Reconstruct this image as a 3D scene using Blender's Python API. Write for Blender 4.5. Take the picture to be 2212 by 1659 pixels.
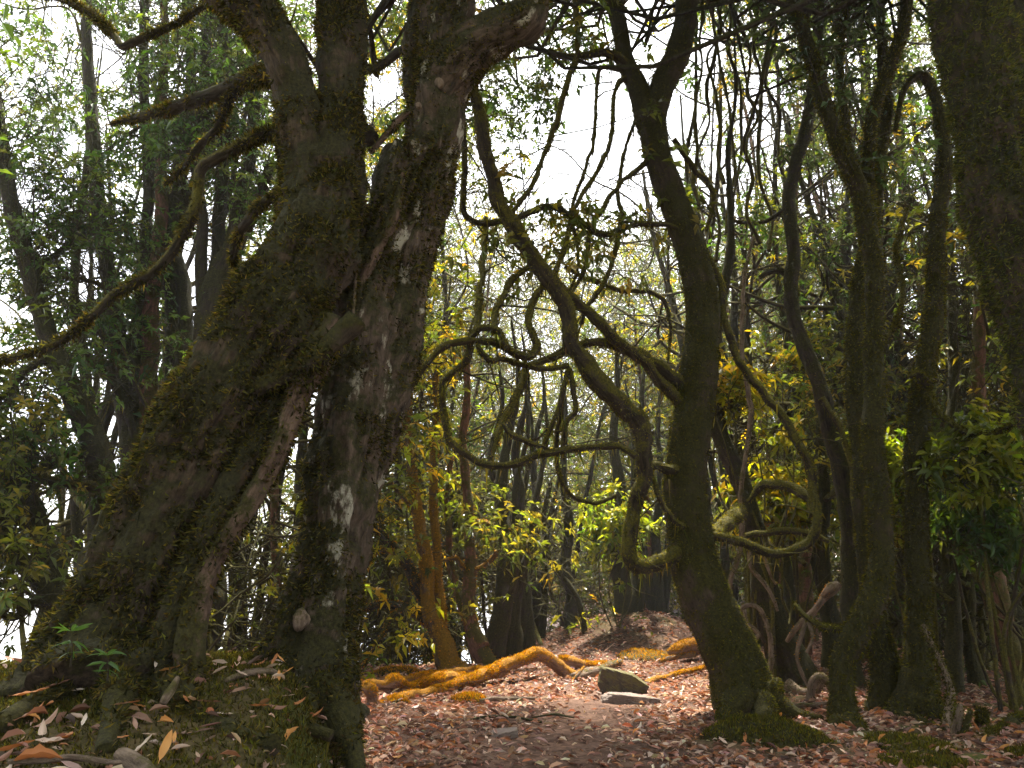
import bpy, math, random
import numpy as np
from mathutils import Vector

# ------------------------------------------------------------------ camera, sky, sun, exposure
scene = bpy.context.scene
for o in list(bpy.data.objects):
    bpy.data.objects.remove(o)
COL = scene.collection
PITCH = math.radians(14.5)
FOC = 1670.0                      # focal length in the photo's 2212-wide pixels
CAM = np.array([0.0, 0.0, 1.0])
cam_data = bpy.data.cameras.new('camera')
cam_data.sensor_width = 36.0
cam_data.lens = 36.0 * FOC / 2212.0
cam_data.clip_start = 0.05
cam_data.clip_end = 2000
cam = bpy.data.objects.new('camera', cam_data)
cam.location = CAM
cam.rotation_euler = (math.pi / 2 + PITCH, 0, 0)
COL.objects.link(cam)
scene.camera = cam

SUN_EL, SUN_AZ = math.radians(68), math.radians(7)
world = bpy.data.worlds.new('World')
scene.world = world
world.use_nodes = True
wn, wl = world.node_tree.nodes, world.node_tree.links
sky = wn.new('ShaderNodeTexSky')
sky.sky_type = 'NISHITA'
sky.sun_disc = False
sky.sun_elevation = SUN_EL
sky.sun_rotation = SUN_AZ
sky.dust_density = 3.0
veil = wn.new('ShaderNodeHueSaturation')          # thin white cloud over the whole sky
veil.inputs['Saturation'].default_value = 0.22
bg = wn['Background']
bg.inputs['Strength'].default_value = 0.15
# the ridge stands above bright valley cloud: below the horizon the sky goes on as above it
stc = wn.new('ShaderNodeTexCoord')
ssep = wn.new('ShaderNodeSeparateXYZ')
sabs = wn.new('ShaderNodeMath')
sabs.operation = 'ABSOLUTE'
scom = wn.new('ShaderNodeCombineXYZ')
wl.new(stc.outputs['Generated'], ssep.inputs[0])
wl.new(ssep.outputs['X'], scom.inputs['X'])
wl.new(ssep.outputs['Y'], scom.inputs['Y'])
wl.new(ssep.outputs['Z'], sabs.inputs[0])
wl.new(sabs.outputs[0], scom.inputs['Z'])
wl.new(scom.outputs[0], sky.inputs['Vector'])
wl.new(sky.outputs[0], veil.inputs['Color'])
wl.new(veil.outputs[0], bg.inputs['Color'])

sun_data = bpy.data.lights.new('sun', 'SUN')
sun_data.energy = 5.0
sun_data.angle = math.radians(2.0)
sun_data.color = (1.0, 0.93, 0.80)
sun = bpy.data.objects.new('sun', sun_data)
sdir = Vector((math.sin(SUN_AZ) * math.cos(SUN_EL), math.cos(SUN_AZ) * math.cos(SUN_EL), math.sin(SUN_EL)))
sun.rotation_euler = (-sdir).to_track_quat('-Z', 'Y').to_euler()
sun.location = sdir * 40
COL.objects.link(sun)

scene.view_settings.view_transform = 'Standard'
scene.view_settings.look = 'None'
scene.view_settings.exposure = 2.2
scene.view_settings.gamma = 1.0
scene.view_settings.use_curve_mapping = False
scene.render.engine = 'CYCLES'
scene.cycles.max_bounces = 8
scene.cycles.diffuse_bounces = 4
scene.cycles.transmission_bounces = 5
scene.cycles.use_denoising = True

rng = np.random.default_rng(7)
random.seed(7)

# ------------------------------------------------------------------ helpers
cp, sp = math.cos(PITCH), math.sin(PITCH)

def at(u, v, d):
    """world point seen at photo position (u, v) standing d metres ahead"""
    cx, cy = (u - 1106) / FOC, (829.5 - v) / FOC
    t = d / (cp - sp * cy)
    return CAM + t * np.array([cx, cp - sp * cy, sp + cp * cy])

def depth_scale(u, v, d):
    return d / (cp - sp * (829.5 - v) / FOC) / FOC

def project(p):
    q = np.atleast_2d(p) - CAM
    z = q[:, 1] * cp + q[:, 2] * sp
    y = -q[:, 1] * sp + q[:, 2] * cp
    zz = np.where(z > 0.05, z, 0.05)
    return 1106 + FOC * q[:, 0] / zz, 829.5 - FOC * y / zz, z

def smooth(a, b, x):
    t = np.clip((x - a) / (b - a), 0, 1)
    return t * t * (3 - 2 * t)

def hash3(ix, iy, iz, seed):
    h = (ix.astype(np.int64) * 374761393 + iy.astype(np.int64) * 668265263 + iz.astype(np.int64) * 2147483647 + seed * 974634777) & 0xFFFFFFFF
    h = ((h ^ (h >> 13)) * 1274126177) & 0xFFFFFFFF
    h = ((h ^ (h >> 16)) * 2246822519) & 0xFFFFFFFF
    return ((h ^ (h >> 15)) & 0xFFFFFF) / float(0xFFFFFF)

def vnoise(p, seed=0):
    p = np.asarray(p, float)
    i = np.floor(p).astype(np.int64)
    f = p - i
    f = f * f * (3 - 2 * f)
    r = 0
    for dx in (0, 1):
        wx = f[:, 0] if dx else 1 - f[:, 0]
        for dy in (0, 1):
            wy = f[:, 1] if dy else 1 - f[:, 1]
            for dz in (0, 1):
                wz = f[:, 2] if dz else 1 - f[:, 2]
                r = r + wx * wy * wz * hash3(i[:, 0] + dx, i[:, 1] + dy, i[:, 2] + dz, seed)
    return r

def fbm(p, seed=0, oct=3):
    s, a, t = 0, 1.0, 0
    p = np.asarray(p, float)
    for k in range(oct):
        s = s + a * (vnoise(p, seed + k * 17) - 0.5)
        t += a
        a *= 0.5
        p = p * 2.03
    return s / t * 2

def unit(a):
    return a / np.maximum(np.linalg.norm(a, axis=-1, keepdims=True), 1e-9)

def build(name, V, F, mat, parent=None, attrs=None, face_col=None, smooth_shade=True, kind=None):
    """one mesh object from vertex and face arrays (all faces tris or all quads, or a list of both)"""
    me = bpy.data.meshes.new(name)
    Fs = F if isinstance(F, list) else [F]
    Fs = [np.asarray(f, np.int32) for f in Fs if len(f)]
    me.vertices.add(len(V))
    me.vertices.foreach_set('co', np.asarray(V, np.float32).ravel())
    nl = sum(f.size for f in Fs)
    npoly = sum(len(f) for f in Fs)
    me.loops.add(nl)
    me.loops.foreach_set('vertex_index', np.concatenate([f.ravel() for f in Fs]))
    me.polygons.add(npoly)
    tot = np.concatenate([np.full(len(f), f.shape[1], np.int32) for f in Fs])
    start = np.concatenate([[0], np.cumsum(tot)[:-1]]).astype(np.int32)
    me.polygons.foreach_set('loop_start', start)
    me.polygons.foreach_set('use_smooth', np.full(npoly, smooth_shade, bool))
    if attrs:
        for k, a in attrs.items():
            at_ = me.attributes.new(k, 'FLOAT_VECTOR', 'POINT')
            at_.data.foreach_set('vector', np.asarray(a, np.float32).ravel())
    if face_col is not None:
        at_ = me.attributes.new('col', 'FLOAT_COLOR', 'FACE')
        c4 = np.ones((len(face_col), 4), np.float32)
        c4[:, :3] = face_col
        at_.data.foreach_set('color', c4.ravel())
    me.update(calc_edges=True)
    me.validate()
    ob = bpy.data.objects.new(name, me)
    COL.objects.link(ob)
    if mat is not None:
        me.materials.append(mat)
    if parent is not None:
        ob.parent = parent
    if kind:
        ob['kind'] = kind
    return ob

def thing(name, label, cat, loc=(0, 0, 0), group=None):
    o = bpy.data.objects.new(name, None)
    o.empty_display_size = 0.2
    COL.objects.link(o)
    o.location = loc
    tag(o, label, cat, group)
    return o

def tag(o, label, cat, group=None):
    o['label'] = label
    o['category'] = cat
    if group:
        o['group'] = group
    return o

# ------------------------------------------------------------------ materials
def new_mat(name):
    m = bpy.data.materials.new(name)
    m.use_nodes = True
    nt = m.node_tree
    nt.nodes.clear()
    out = nt.nodes.new('ShaderNodeOutputMaterial')
    return m, nt, out

def N(nt, t, **kw):
    n = nt.nodes.new(t)
    for k, v in kw.items():
        if k in n.inputs:
            n.inputs[k].default_value = v
        else:
            setattr(n, k, v)
    return n

def ramp(nt, fac, stops):
    r = nt.nodes.new('ShaderNodeValToRGB')
    el = r.color_ramp.elements
    while len(el) < len(stops):
        el.new(0.5)
    for e, (p, c) in zip(el, stops):
        e.position = p
        e.color = (*c, 1) if len(c) == 3 else c
    nt.links.new(fac, r.inputs['Fac'])
    return r.outputs['Color']

def mix(nt, fac, a, b):
    m = nt.nodes.new('ShaderNodeMix')
    m.data_type = 'RGBA'
    for s, v in ((m.inputs[0], fac), (m.inputs[6], a), (m.inputs[7], b)):
        if isinstance(v, (tuple, float, int)):
            s.default_value = (*v, 1) if isinstance(v, tuple) else v
        else:
            nt.links.new(v, s)
    return m.outputs[2]

def bark_material(name, dark, light, moss_a, moss_b, moss, patch=None, patch_amt=0.0, up=0.35, rough=0.9):
    m, nt, out = new_mat(name)
    L = nt.links.new
    att = N(nt, 'ShaderNodeAttribute', attribute_name='bark')
    mp = N(nt, 'ShaderNodeMapping')
    mp.inputs['Scale'].default_value = (1, 1, 0.22)
    L(att.outputs['Vector'], mp.inputs['Vector'])
    fur = N(nt, 'ShaderNodeTexNoise', Scale=34.0, Detail=6.0, Roughness=0.7)
    L(mp.outputs[0], fur.inputs['Vector'])
    barkc = ramp(nt, fur.outputs['Fac'], [(0.32, dark), (0.66, light)])
    tc = N(nt, 'ShaderNodeTexCoord')
    if patch is not None:
        mp2 = N(nt, 'ShaderNodeMapping')
        mp2.inputs['Scale'].default_value = (1, 1, 0.4)
        L(att.outputs['Vector'], mp2.inputs['Vector'])
        pn = N(nt, 'ShaderNodeTexNoise', Scale=9.0, Detail=7.0, Roughness=0.65)
        L(mp2.outputs[0], pn.inputs['Vector'])
        pf = ramp(nt, pn.outputs['Fac'], [(0.60 - patch_amt, (0, 0, 0)), (0.66 - patch_amt, (1, 1, 1))])
        barkc = mix(nt, pf, barkc, patch)
    n1 = N(nt, 'ShaderNodeTexNoise', Scale=5.0, Detail=8.0, Roughness=0.68)
    L(tc.outputs['Object'], n1.inputs['Vector'])
    n2 = N(nt, 'ShaderNodeTexNoise', Scale=55.0, Detail=5.0, Roughness=0.75)
    L(tc.outputs['Object'], n2.inputs['Vector'])
    geo = N(nt, 'ShaderNodeNewGeometry')
    sx = N(nt, 'ShaderNodeSeparateXYZ')
    L(geo.outputs['Normal'], sx.inputs[0])
    ma = N(nt, 'ShaderNodeMath', operation='MULTIPLY_ADD')
    L(sx.outputs['Z'], ma.inputs[0])
    ma.inputs[1].default_value = up
    L(n1.outputs['Fac'], ma.inputs[2])
    mb = N(nt, 'ShaderNodeMath', operation='MULTIPLY_ADD')
    L(n2.outputs['Fac'], mb.inputs[0])
    mb.inputs[1].default_value = 0.35
    L(ma.outputs[0], mb.inputs[2])
    mf = ramp(nt, mb.outputs[0], [(0.68 - 0.4 * moss + 0.02, (0, 0, 0)), (0.68 - 0.4 * moss + 0.13, (1, 1, 1))])
    mossc = ramp(nt, n2.outputs['Fac'], [(0.35, moss_a), (0.68, moss_b)])
    col = mix(nt, mf, barkc, mossc)
    bs = N(nt, 'ShaderNodeBsdfPrincipled', Roughness=rough)
    bs.inputs['Specular IOR Level'].default_value = 0.25
    L(col, bs.inputs['Base Color'])
    hs = N(nt, 'ShaderNodeMath', operation='MULTIPLY_ADD')
    L(n2.outputs['Fac'], hs.inputs[0])
    hs.inputs[1].default_value = 0.8
    L(fur.outputs['Fac'], hs.inputs[2])
    bp = N(nt, 'ShaderNodeBump', Strength=1.0, Distance=0.02)
    L(hs.outputs[0], bp.inputs['Height'])
    L(bp.outputs[0], bs.inputs['Normal'])
    L(bs.outputs[0], out.inputs[0])
    return m

M = {}
M['giant'] = bark_material('bark_giant', (0.016, 0.010, 0.007), (0.125, 0.085, 0.056), (0.011, 0.011, 0.005), (0.068, 0.058, 0.018), 0.30)
M['giant_pale'] = bark_material('bark_lichen', (0.018, 0.012, 0.008), (0.17, 0.12, 0.085), (0.014, 0.014, 0.006), (0.075, 0.066, 0.02), 0.22, (0.46, 0.42, 0.33), 0.03)
M['mossy'] = bark_material('bark_mossy', (0.016, 0.011, 0.007), (0.095, 0.066, 0.04), (0.013, 0.013, 0.004), (0.075, 0.064, 0.011), 0.42)
M['mossy_pink'] = bark_material('bark_mossy_pink', (0.018, 0.012, 0.008), (0.105, 0.074, 0.05), (0.013, 0.013, 0.004), (0.08, 0.069, 0.010), 0.36, (0.26, 0.15, 0.11), -0.04)
M['branch'] = bark_material('bark_branch', (0.014, 0.010, 0.007), (0.085, 0.062, 0.04), (0.035, 0.033, 0.008), (0.16, 0.135, 0.02), 0.30, up=0.55)
M['dark'] = bark_material('bark_dark', (0.012, 0.009, 0.007), (0.075, 0.055, 0.04), (0.02, 0.02, 0.007), (0.07, 0.062, 0.017), 0.26)
M['red'] = bark_material('bark_red', (0.05, 0.022, 0.014), (0.26, 0.125, 0.08), (0.04, 0.036, 0.008), (0.12, 0.095, 0.016), 0.16, (0.38, 0.22, 0.155), -0.02)
M['gold'] = bark_material('bark_golden_moss', (0.03, 0.02, 0.012), (0.17, 0.11, 0.065), (0.09, 0.058, 0.008), (0.33, 0.17, 0.012), 0.32, up=0.6)
M['deadwood'] = bark_material('dead_wood', (0.06, 0.038, 0.026), (0.32, 0.23, 0.165), (0.04, 0.036, 0.01), (0.12, 0.10, 0.02), 0.0, up=0.05)
M['strip'] = bark_material('stripped_bark', (0.030, 0.016, 0.011), (0.21, 0.135, 0.095), (0.02, 0.018, 0.006), (0.08, 0.068, 0.018), 0.16)
M['log'] = bark_material('log_orange_moss', (0.09, 0.045, 0.03), (0.34, 0.20, 0.145), (0.12, 0.055, 0.008), (0.46, 0.205, 0.012), 0.04, up=0.5)
M['twig'] = bark_material('twig_bark', (0.025, 0.018, 0.013), (0.10, 0.078, 0.055), (0.04, 0.037, 0.010), (0.11, 0.095, 0.02), 0.3)

def leaf_material(name, trans=0.5, rough=0.34, tint=(1.25, 1.15, 0.35), spec=0.5):
    m, nt, out = new_mat(name)
    L = nt.links.new
    a = N(nt, 'ShaderNodeAttribute', attribute_name='col')
    bs = N(nt, 'ShaderNodeBsdfPrincipled', Roughness=rough)
    bs.inputs['Specular IOR Level'].default_value = spec
    L(a.outputs['Color'], bs.inputs['Base Color'])
    if trans > 0:
        tr = N(nt, 'ShaderNodeBsdfTranslucent')
        mu = N(nt, 'ShaderNodeMix', data_type='RGBA', blend_type='MULTIPLY')
        mu.inputs[0].default_value = 1.0
        L(a.outputs['Color'], mu.inputs[6])
        mu.inputs[7].default_value = (tint[0] * 1.6, tint[1] * 1.6, tint[2] * 1.6, 1)
        L(mu.outputs[2], tr.inputs['Color'])
        mx = N(nt, 'ShaderNodeMixShader')
        mx.inputs[0].default_value = trans
        L(bs.outputs[0], mx.inputs[1])
        L(tr.outputs[0], mx.inputs[2])
        L(mx.outputs[0], out.inputs[0])
    else:
        L(bs.outputs[0], out.inputs[0])
    return m

M['leaf'] = leaf_material('rhododendron_leaf', 0.5)
M['leaf_far'] = leaf_material('glossy_far_leaf', 0.28, 0.24, (1.2, 1.1, 0.4), 0.8)
M['litter'] = leaf_material('dry_leaf', 0.15, 0.6, (1.2, 0.9, 0.6), 0.3)
M['moss'] = leaf_material('moss_fronds', 0.45, 0.85, (1.2, 1.1, 0.35), 0.15)

def ground_material():
    m, nt, out = new_mat('forest_soil')
    L = nt.links.new
    tc = N(nt, 'ShaderNodeTexCoord')
    n1 = N(nt, 'ShaderNodeTexNoise', Scale=1.3, Detail=6.0, Roughness=0.6)
    n2 = N(nt, 'ShaderNodeTexNoise', Scale=38.0, Detail=8.0, Roughness=0.7)
    n3 = N(nt, 'ShaderNodeTexVoronoi', Scale=26.0)
    for n in (n1, n2, n3):
        L(tc.outputs['Object'], n.inputs['Vector'])
    c1 = ramp(nt, n2.outputs['Fac'], [(0.3, (0.045, 0.025, 0.018)), (0.7, (0.16, 0.095, 0.068))])
    c2 = ramp(nt, n3.outputs['Color'], [(0.2, (0.06, 0.030, 0.020)), (0.8, (0.20, 0.118, 0.082))])
    col = mix(nt, ramp(nt, n1.outputs['Fac'], [(0.4, (0, 0, 0)), (0.6, (1, 1, 1))]), c1, c2)
    att = N(nt, 'ShaderNodeAttribute', attribute_name='mossy')
    sep = N(nt, 'ShaderNodeSeparateXYZ')
    L(att.outputs['Vector'], sep.inputs[0])
    mc = ramp(nt, n2.outputs['Fac'], [(0.35, (0.03, 0.036, 0.008)), (0.66, (0.10, 0.10, 0.016))])
    col = mix(nt, sep.outputs['X'], col, mc)
    bs = N(nt, 'ShaderNodeBsdfPrincipled', Roughness=0.95)
    bs.inputs['Specular IOR Level'].default_value = 0.15
    L(col, bs.inputs['Base Color'])
    bp = N(nt, 'ShaderNodeBump', Strength=0.9, Distance=0.02)
    L(n2.outputs['Fac'], bp.inputs['Height'])
    L(bp.outputs[0], bs.inputs['Normal'])
    L(bs.outputs[0], out.inputs[0])
    return m
M['ground'] = ground_material()

def stone_material(name, dark, light, moss_amt):
    m, nt, out = new_mat(name)
    L = nt.links.new
    tc = N(nt, 'ShaderNodeTexCoord')
    n1 = N(nt, 'ShaderNodeTexNoise', Scale=9.0, Detail=10.0, Roughness=0.7)
    n2 = N(nt, 'ShaderNodeTexNoise', Scale=60.0, Detail=6.0, Roughness=0.7)
    for n in (n1, n2):
        L(tc.outputs['Object'], n.inputs['Vector'])
    c = ramp(nt, n1.outputs['Fac'], [(0.3, dark), (0.7, light)])
    geo = N(nt, 'ShaderNodeNewGeometry')
    sx = N(nt, 'ShaderNodeSeparateXYZ')
    L(geo.outputs['Normal'], sx.inputs[0])
    ma = N(nt, 'ShaderNodeMath', operation='MULTIPLY_ADD')
    L(sx.outputs['Z'], ma.inputs[0])
    ma.inputs[1].default_value = 0.35
    L(n1.outputs['Fac'], ma.inputs[2])
    f = ramp(nt, ma.outputs[0], [(0.8 - moss_amt, (0, 0, 0)), (0.95 - moss_amt, (1, 1, 1))])
    c = mix(nt, f, c, (0.09, 0.075, 0.018))
    bs = N(nt, 'ShaderNodeBsdfPrincipled', Roughness=0.85)
    L(c, bs.inputs['Base Color'])
    bp = N(nt, 'ShaderNodeBump', Strength=0.8, Distance=0.015)
    L(n2.outputs['Fac'], bp.inputs['Height'])
    L(bp.outputs[0], bs.inputs['Normal'])
    L(bs.outputs[0], out.inputs[0])
    return m
M['stone'] = stone_material('stone_mossy', (0.03, 0.022, 0.016), (0.11, 0.08, 0.055), 0.35)
M['slab'] = stone_material('stone_slab', (0.09, 0.065, 0.055), (0.24, 0.18, 0.15), -0.1)

# ------------------------------------------------------------------ ground
def height(x, y):
    x = np.asarray(x, float)
    y = np.asarray(y, float)
    z = 0.035 * fbm(np.stack([x * 0.9, y * 0.9, 0 * x], -1).reshape(-1, 3), 3).reshape(x.shape)
    z = z + 0.02 * fbm(np.stack([x * 5, y * 5, 0 * x], -1).reshape(-1, 3), 5).reshape(x.shape)
    wob = 0.10 * fbm(np.stack([x * 1.7, y * 1.7, 0 * x + 4], -1).reshape(-1, 3), 9).reshape(x.shape)
    xb = -0.60 - 0.20 * np.clip(y - 2.9, -3, 2.2) + wob
    bank = smooth(0.16, -0.30, x - xb) * smooth(5.6, 4.7, y)
    z = z + bank * (0.40 + 0.22 * smooth(2.3, 3.7, y) - 0.30 * smooth(2.2, 0.6, y))
    q = np.maximum(0, -x - 2.35 - 0.5 * smooth(5.0, 3.2, y)) * smooth(3.6, 5.6, y)
    z = z - 0.55 * q
    q1 = np.maximum(0, -x - 3.0)
    z = z - 0.25 * q1 * smooth(2.0, 4.0, y)
    q2 = np.maximum(0, y - 10.3 - 3.2 * np.maximum(0, x + 0.35))
    z = z - 0.40 * np.minimum(q2, 60) * smooth(4, 1.0, x)
    z = z + 0.58 * np.exp(-((x - 2.0) / 1.35) ** 2 - ((y - 13.0) / 1.7) ** 2)
    z = z + 0.10 * np.clip(y - 18, 0, 80) * smooth(3.0, 9.0, x)
    z = np.where(z < -8, -8 - 22 * (1 - np.exp(np.minimum(0, (z + 8)) / 22)), z)
    z = z + 0.10 * np.exp(-((x - 1.62) / 0.40) ** 2 - ((y - 5.35) / 0.25) ** 2)     # moss hump, right foreground
    return z

def ground_z(x, y):
    return float(height(np.array([x]), np.array([y]))[0])

def mossiness(x, y):
    xb = -0.60 - 0.20 * np.clip(y - 2.9, -3, 2.2)
    n = fbm(np.stack([x * 2.5, y * 2.5, 0 * x + 1], -1).reshape(-1, 3), 31).reshape(np.shape(x))
    m = smooth(0.25, -0.1, x - xb) * smooth(6.0, 5.2, y) * (0.55 + 0.45 * smooth(-0.45, 0.0, n))
    m = np.maximum(m, np.exp(-((x - 1.62) / 0.36) ** 2 - ((y - 5.35) / 0.24) ** 2) * 1.3)
    m = np.maximum(m, smooth(0.12, 0.35, n) * smooth(1.6, 2.6, x) * smooth(9, 6, y))
    m = np.maximum(m, 0.9 * np.exp(-((x - 2.0) / 1.0) ** 2 - ((y - 13.0) / 1.2) ** 2) * smooth(0.0, 0.3, n))
    return np.clip(m, 0, 1)

def axis(lo, hi, fine_lo, fine_hi, fine, grow=1.18):
    a = list(np.arange(fine_lo, fine_hi, fine))
    s = fine
    x = fine_hi
    while x < hi:
        a.append(x); s *= grow; x += s
    a.append(hi)
    s = fine
    x = fine_lo - fine
    b = []
    while x > lo:
        b.append(x); s *= grow; x -= s
    b.append(lo)
    return np.array(b[::-1] + a)

gx = axis(-130, 130, -3.4, 4.2, 0.045)
gy = axis(-40, 170, 1.6, 10.5, 0.045)
GX, GY = np.meshgrid(gx, gy)
GZ = height(GX, GY)
V = np.stack([GX, GY, GZ], -1).reshape(-1, 3)
nx, ny = len(gx), len(gy)
ii = (np.arange(ny - 1)[:, None] * nx + np.arange(nx - 1)[None]).ravel()
F = np.stack([ii, ii + 1, ii + 1 + nx, ii + nx], -1)
mo = mossiness(GX, GY).reshape(-1)
ground = build('ground', V, F, M['ground'], attrs={'mossy': np.stack([mo, mo, mo], -1)})
ground['kind'] = 'structure'

# ------------------------------------------------------------------ tubes, moss, leaves
def resample(P, R, step):
    P = np.asarray(P, float)
    R = np.asarray(R, float)
    n = len(P)
    ext = np.vstack([2 * P[0] - P[1], P, 2 * P[-1] - P[-2]])
    pts, rad = [], []
    for i in range(n - 1):
        p0, p1, p2, p3 = ext[i:i + 4]
        k = 10
        t = np.linspace(0, 1, k, endpoint=(i == n - 2))[:, None]
        pts.append(0.5 * (2 * p1 + (p2 - p0) * t + (2 * p0 - 5 * p1 + 4 * p2 - p3) * t ** 2 + (3 * p1 - p0 - 3 * p2 + p3) * t ** 3))
        ts = t[:, 0] * t[:, 0] * (3 - 2 * t[:, 0])
        rad.append(R[i] + (R[i + 1] - R[i]) * ts)
    D = np.vstack(pts)
    r = np.concatenate(rad)
    s = np.concatenate([[0], np.cumsum(np.linalg.norm(np.diff(D, axis=0), axis=1))])
    m = max(3, int(s[-1] / step) + 1)
    q = np.linspace(0, s[-1], m)
    return np.stack([np.interp(q, s, D[:, k]) for k in range(3)], -1), np.interp(q, s, r), q

def tube(P, R, seg=12, step=0.05, lump=0.12, lfreq=6.0, seed=0, flute=0.0, nfl=5, fine=0.0, kink=0.35):
    C, r, s = resample(P, R, step)
    n = len(C)
    wave = np.stack([s / (6.0 * max(r.mean(), 0.02)), np.zeros(n), np.full(n, seed * 1.7)], -1)
    env = np.minimum(1, np.minimum(s, s[-1] - s) / 0.15)[:, None]
    C = C + env * kink * r[:, None] * np.stack([fbm(wave, seed + k, 2) for k in (11, 23, 37)], -1)
    r = r * (1 + 0.45 * lump * fbm(wave * 1.5, seed + 41, 3))
    T = unit(np.gradient(C, axis=0))
    U = np.zeros((n, 3))
    a = np.array([0, 1.0, 0]) if abs(T[0][1]) < 0.8 else np.array([1.0, 0, 0])
    u = unit(np.cross(np.cross(T[0], a), T[0]))
    for i in range(n):
        u = u - T[i] * u.dot(T[i])
        u = u / max(np.linalg.norm(u), 1e-9)
        U[i] = u
    W = np.cross(T, U)
    th = np.linspace(0, 2 * np.pi, seg, endpoint=False)
    ct, st = np.cos(th), np.sin(th)
    Nn = U[:, None, :] * ct[None, :, None] + W[:, None, :] * st[None, :, None]
    rr = np.repeat(r[:, None], seg, 1)
    bark = np.stack([rr * ct, rr * st, np.repeat(s[:, None], seg, 1)], -1)
    if flute:
        tw = 0.6 * np.sin(s * 0.9 + seed)[:, None]
        fl = (np.sin(nfl * (th[None] + tw) + seed) * 0.5 + 0.3 * np.sin((nfl * 2 + 1) * (th[None] + 1.3 * tw) + 2 * seed) + 0.2 * np.sin((nfl * 3 + 2) * (th[None] + tw) + 5 * seed))
        rr = rr * (1 + flute * fl)
    base = C[:, None, :] + Nn * rr[..., None]
    ln = fbm(base.reshape(-1, 3) * lfreq, seed, 3).reshape(n, seg)
    rr = rr * (1 + lump * ln)
    if fine:
        b2 = bark.reshape(-1, 3) * np.array([22, 22, 4.5]) + seed * 3.1
        rr = rr + fine * fbm(b2, seed + 5, 3).reshape(n, seg) + 0.45 * fine * fbm(base.reshape(-1, 3) * 38, seed + 8, 2).reshape(n, seg)
    Vt = C[:, None, :] + Nn * rr[..., None]
    i0 = (np.arange(n - 1)[:, None] * seg)
    j = np.arange(seg)[None]
    j2 = (j + 1) % seg
    Fq = np.stack([i0 + j, i0 + j2, i0 + seg + j2, i0 + seg + j], -1).reshape(-1, 4)
    Vt = Vt.reshape(-1, 3)
    caps = []
    bk = bark.reshape(-1, 3)
    for ring, ctr, flip in ((0, C[0], True), (n - 1, C[-1], False)):
        k = len(Vt)
        Vt = np.vstack([Vt, ctr[None]])
        bk = np.vstack([bk, np.array([[0, 0, s[ring]]])])
        idx = ring * seg + np.arange(seg)
        nxt = ring * seg + (np.arange(seg) + 1) % seg
        tri = np.stack([nxt, idx, np.full(seg, k)], -1) if flip else np.stack([idx, nxt, np.full(seg, k)], -1)
        caps.append(tri)
    return dict(V=Vt, F=[Fq, np.vstack(caps)], bark=bk, N=Nn.reshape(-1, 3), nq=n * seg, C=C, r=r, T=T)

def put_tube(name, t, mat, parent, kind=None):
    loc = np.array(parent.location) if parent is not None else np.zeros(3)
    return build(name, t['V'] - loc, t['F'], mat, parent, attrs={'bark': t['bark']}, kind=kind)

def palette(cols, n, jit=0.25):
    cols = np.asarray(cols, float)
    c = cols[rng.integers(0, len(cols), n)] * (1 + jit * rng.normal(size=(n, 1)))
    c *= 1 + 0.08 * rng.normal(size=(n, 3))
    return np.clip(c, 0.003, 0.9)

MOSS_DARK = [(0.04, 0.038, 0.010), (0.075, 0.066, 0.015), (0.02, 0.02, 0.007), (0.12, 0.10, 0.022), (0.055, 0.04, 0.018)]
MOSS_GREEN = [(0.07, 0.07, 0.010), (0.12, 0.11, 0.012), (0.035, 0.036, 0.007), (0.055, 0.045, 0.014)]
MOSS_GOLD = [(0.34, 0.145, 0.008), (0.46, 0.20, 0.008), (0.26, 0.145, 0.010), (0.30, 0.18, 0.012), (0.15, 0.075, 0.012)]
MOSS_BROWN = [(0.07, 0.055, 0.022), (0.10, 0.075, 0.03), (0.05, 0.05, 0.016), (0.13, 0.11, 0.05)]

def tri_blades(P, D, Ln, Wd, side):
    """thin pointed blades: base P, direction D, length, width, side vector"""
    a = P - side * Wd[:, None] * 0.5
    b = P + side * Wd[:, None] * 0.5
    c = P + D * Ln[:, None]
    Vb = np.stack([a, b, c], 1).reshape(-1, 3)
    Fb = np.arange(len(P) * 3).reshape(-1, 3)
    return Vb, Fb

def moss_points(t, n, bias=0.0, patchy=0.0, seed=0):
    F0 = t['F'][0]
    Vv = t['V']
    A = Vv[F0[:, 0]]; B = Vv[F0[:, 1]]; Cc = Vv[F0[:, 2]]; Dd = Vv[F0[:, 3]]
    nr = np.cross(Cc - A, Dd - B)
    area = np.linalg.norm(nr, axis=1)
    nr = unit(nr)
    mid0 = (A + Cc) / 2
    ctr = t['N'][F0[:, 0]]
    nr = np.where((nr * ctr).sum(1, keepdims=True) < 0, -nr, nr)
    w = area * np.clip(1 + bias * nr[:, 2], 0.02, None)
    if patchy:
        w = w * np.clip(0.5 + patchy * fbm(mid0 * 5, seed + 3, 3), 0.02, 1.5)
    idx = rng.choice(len(F0), n, p=w / w.sum())
    s, q = rng.random((n, 1)), rng.random((n, 1))
    p = (A[idx] * (1 - s) + B[idx] * s) * (1 - q) + (Dd[idx] * (1 - s) + Cc[idx] * s) * q
    return p, nr[idx]

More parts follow.
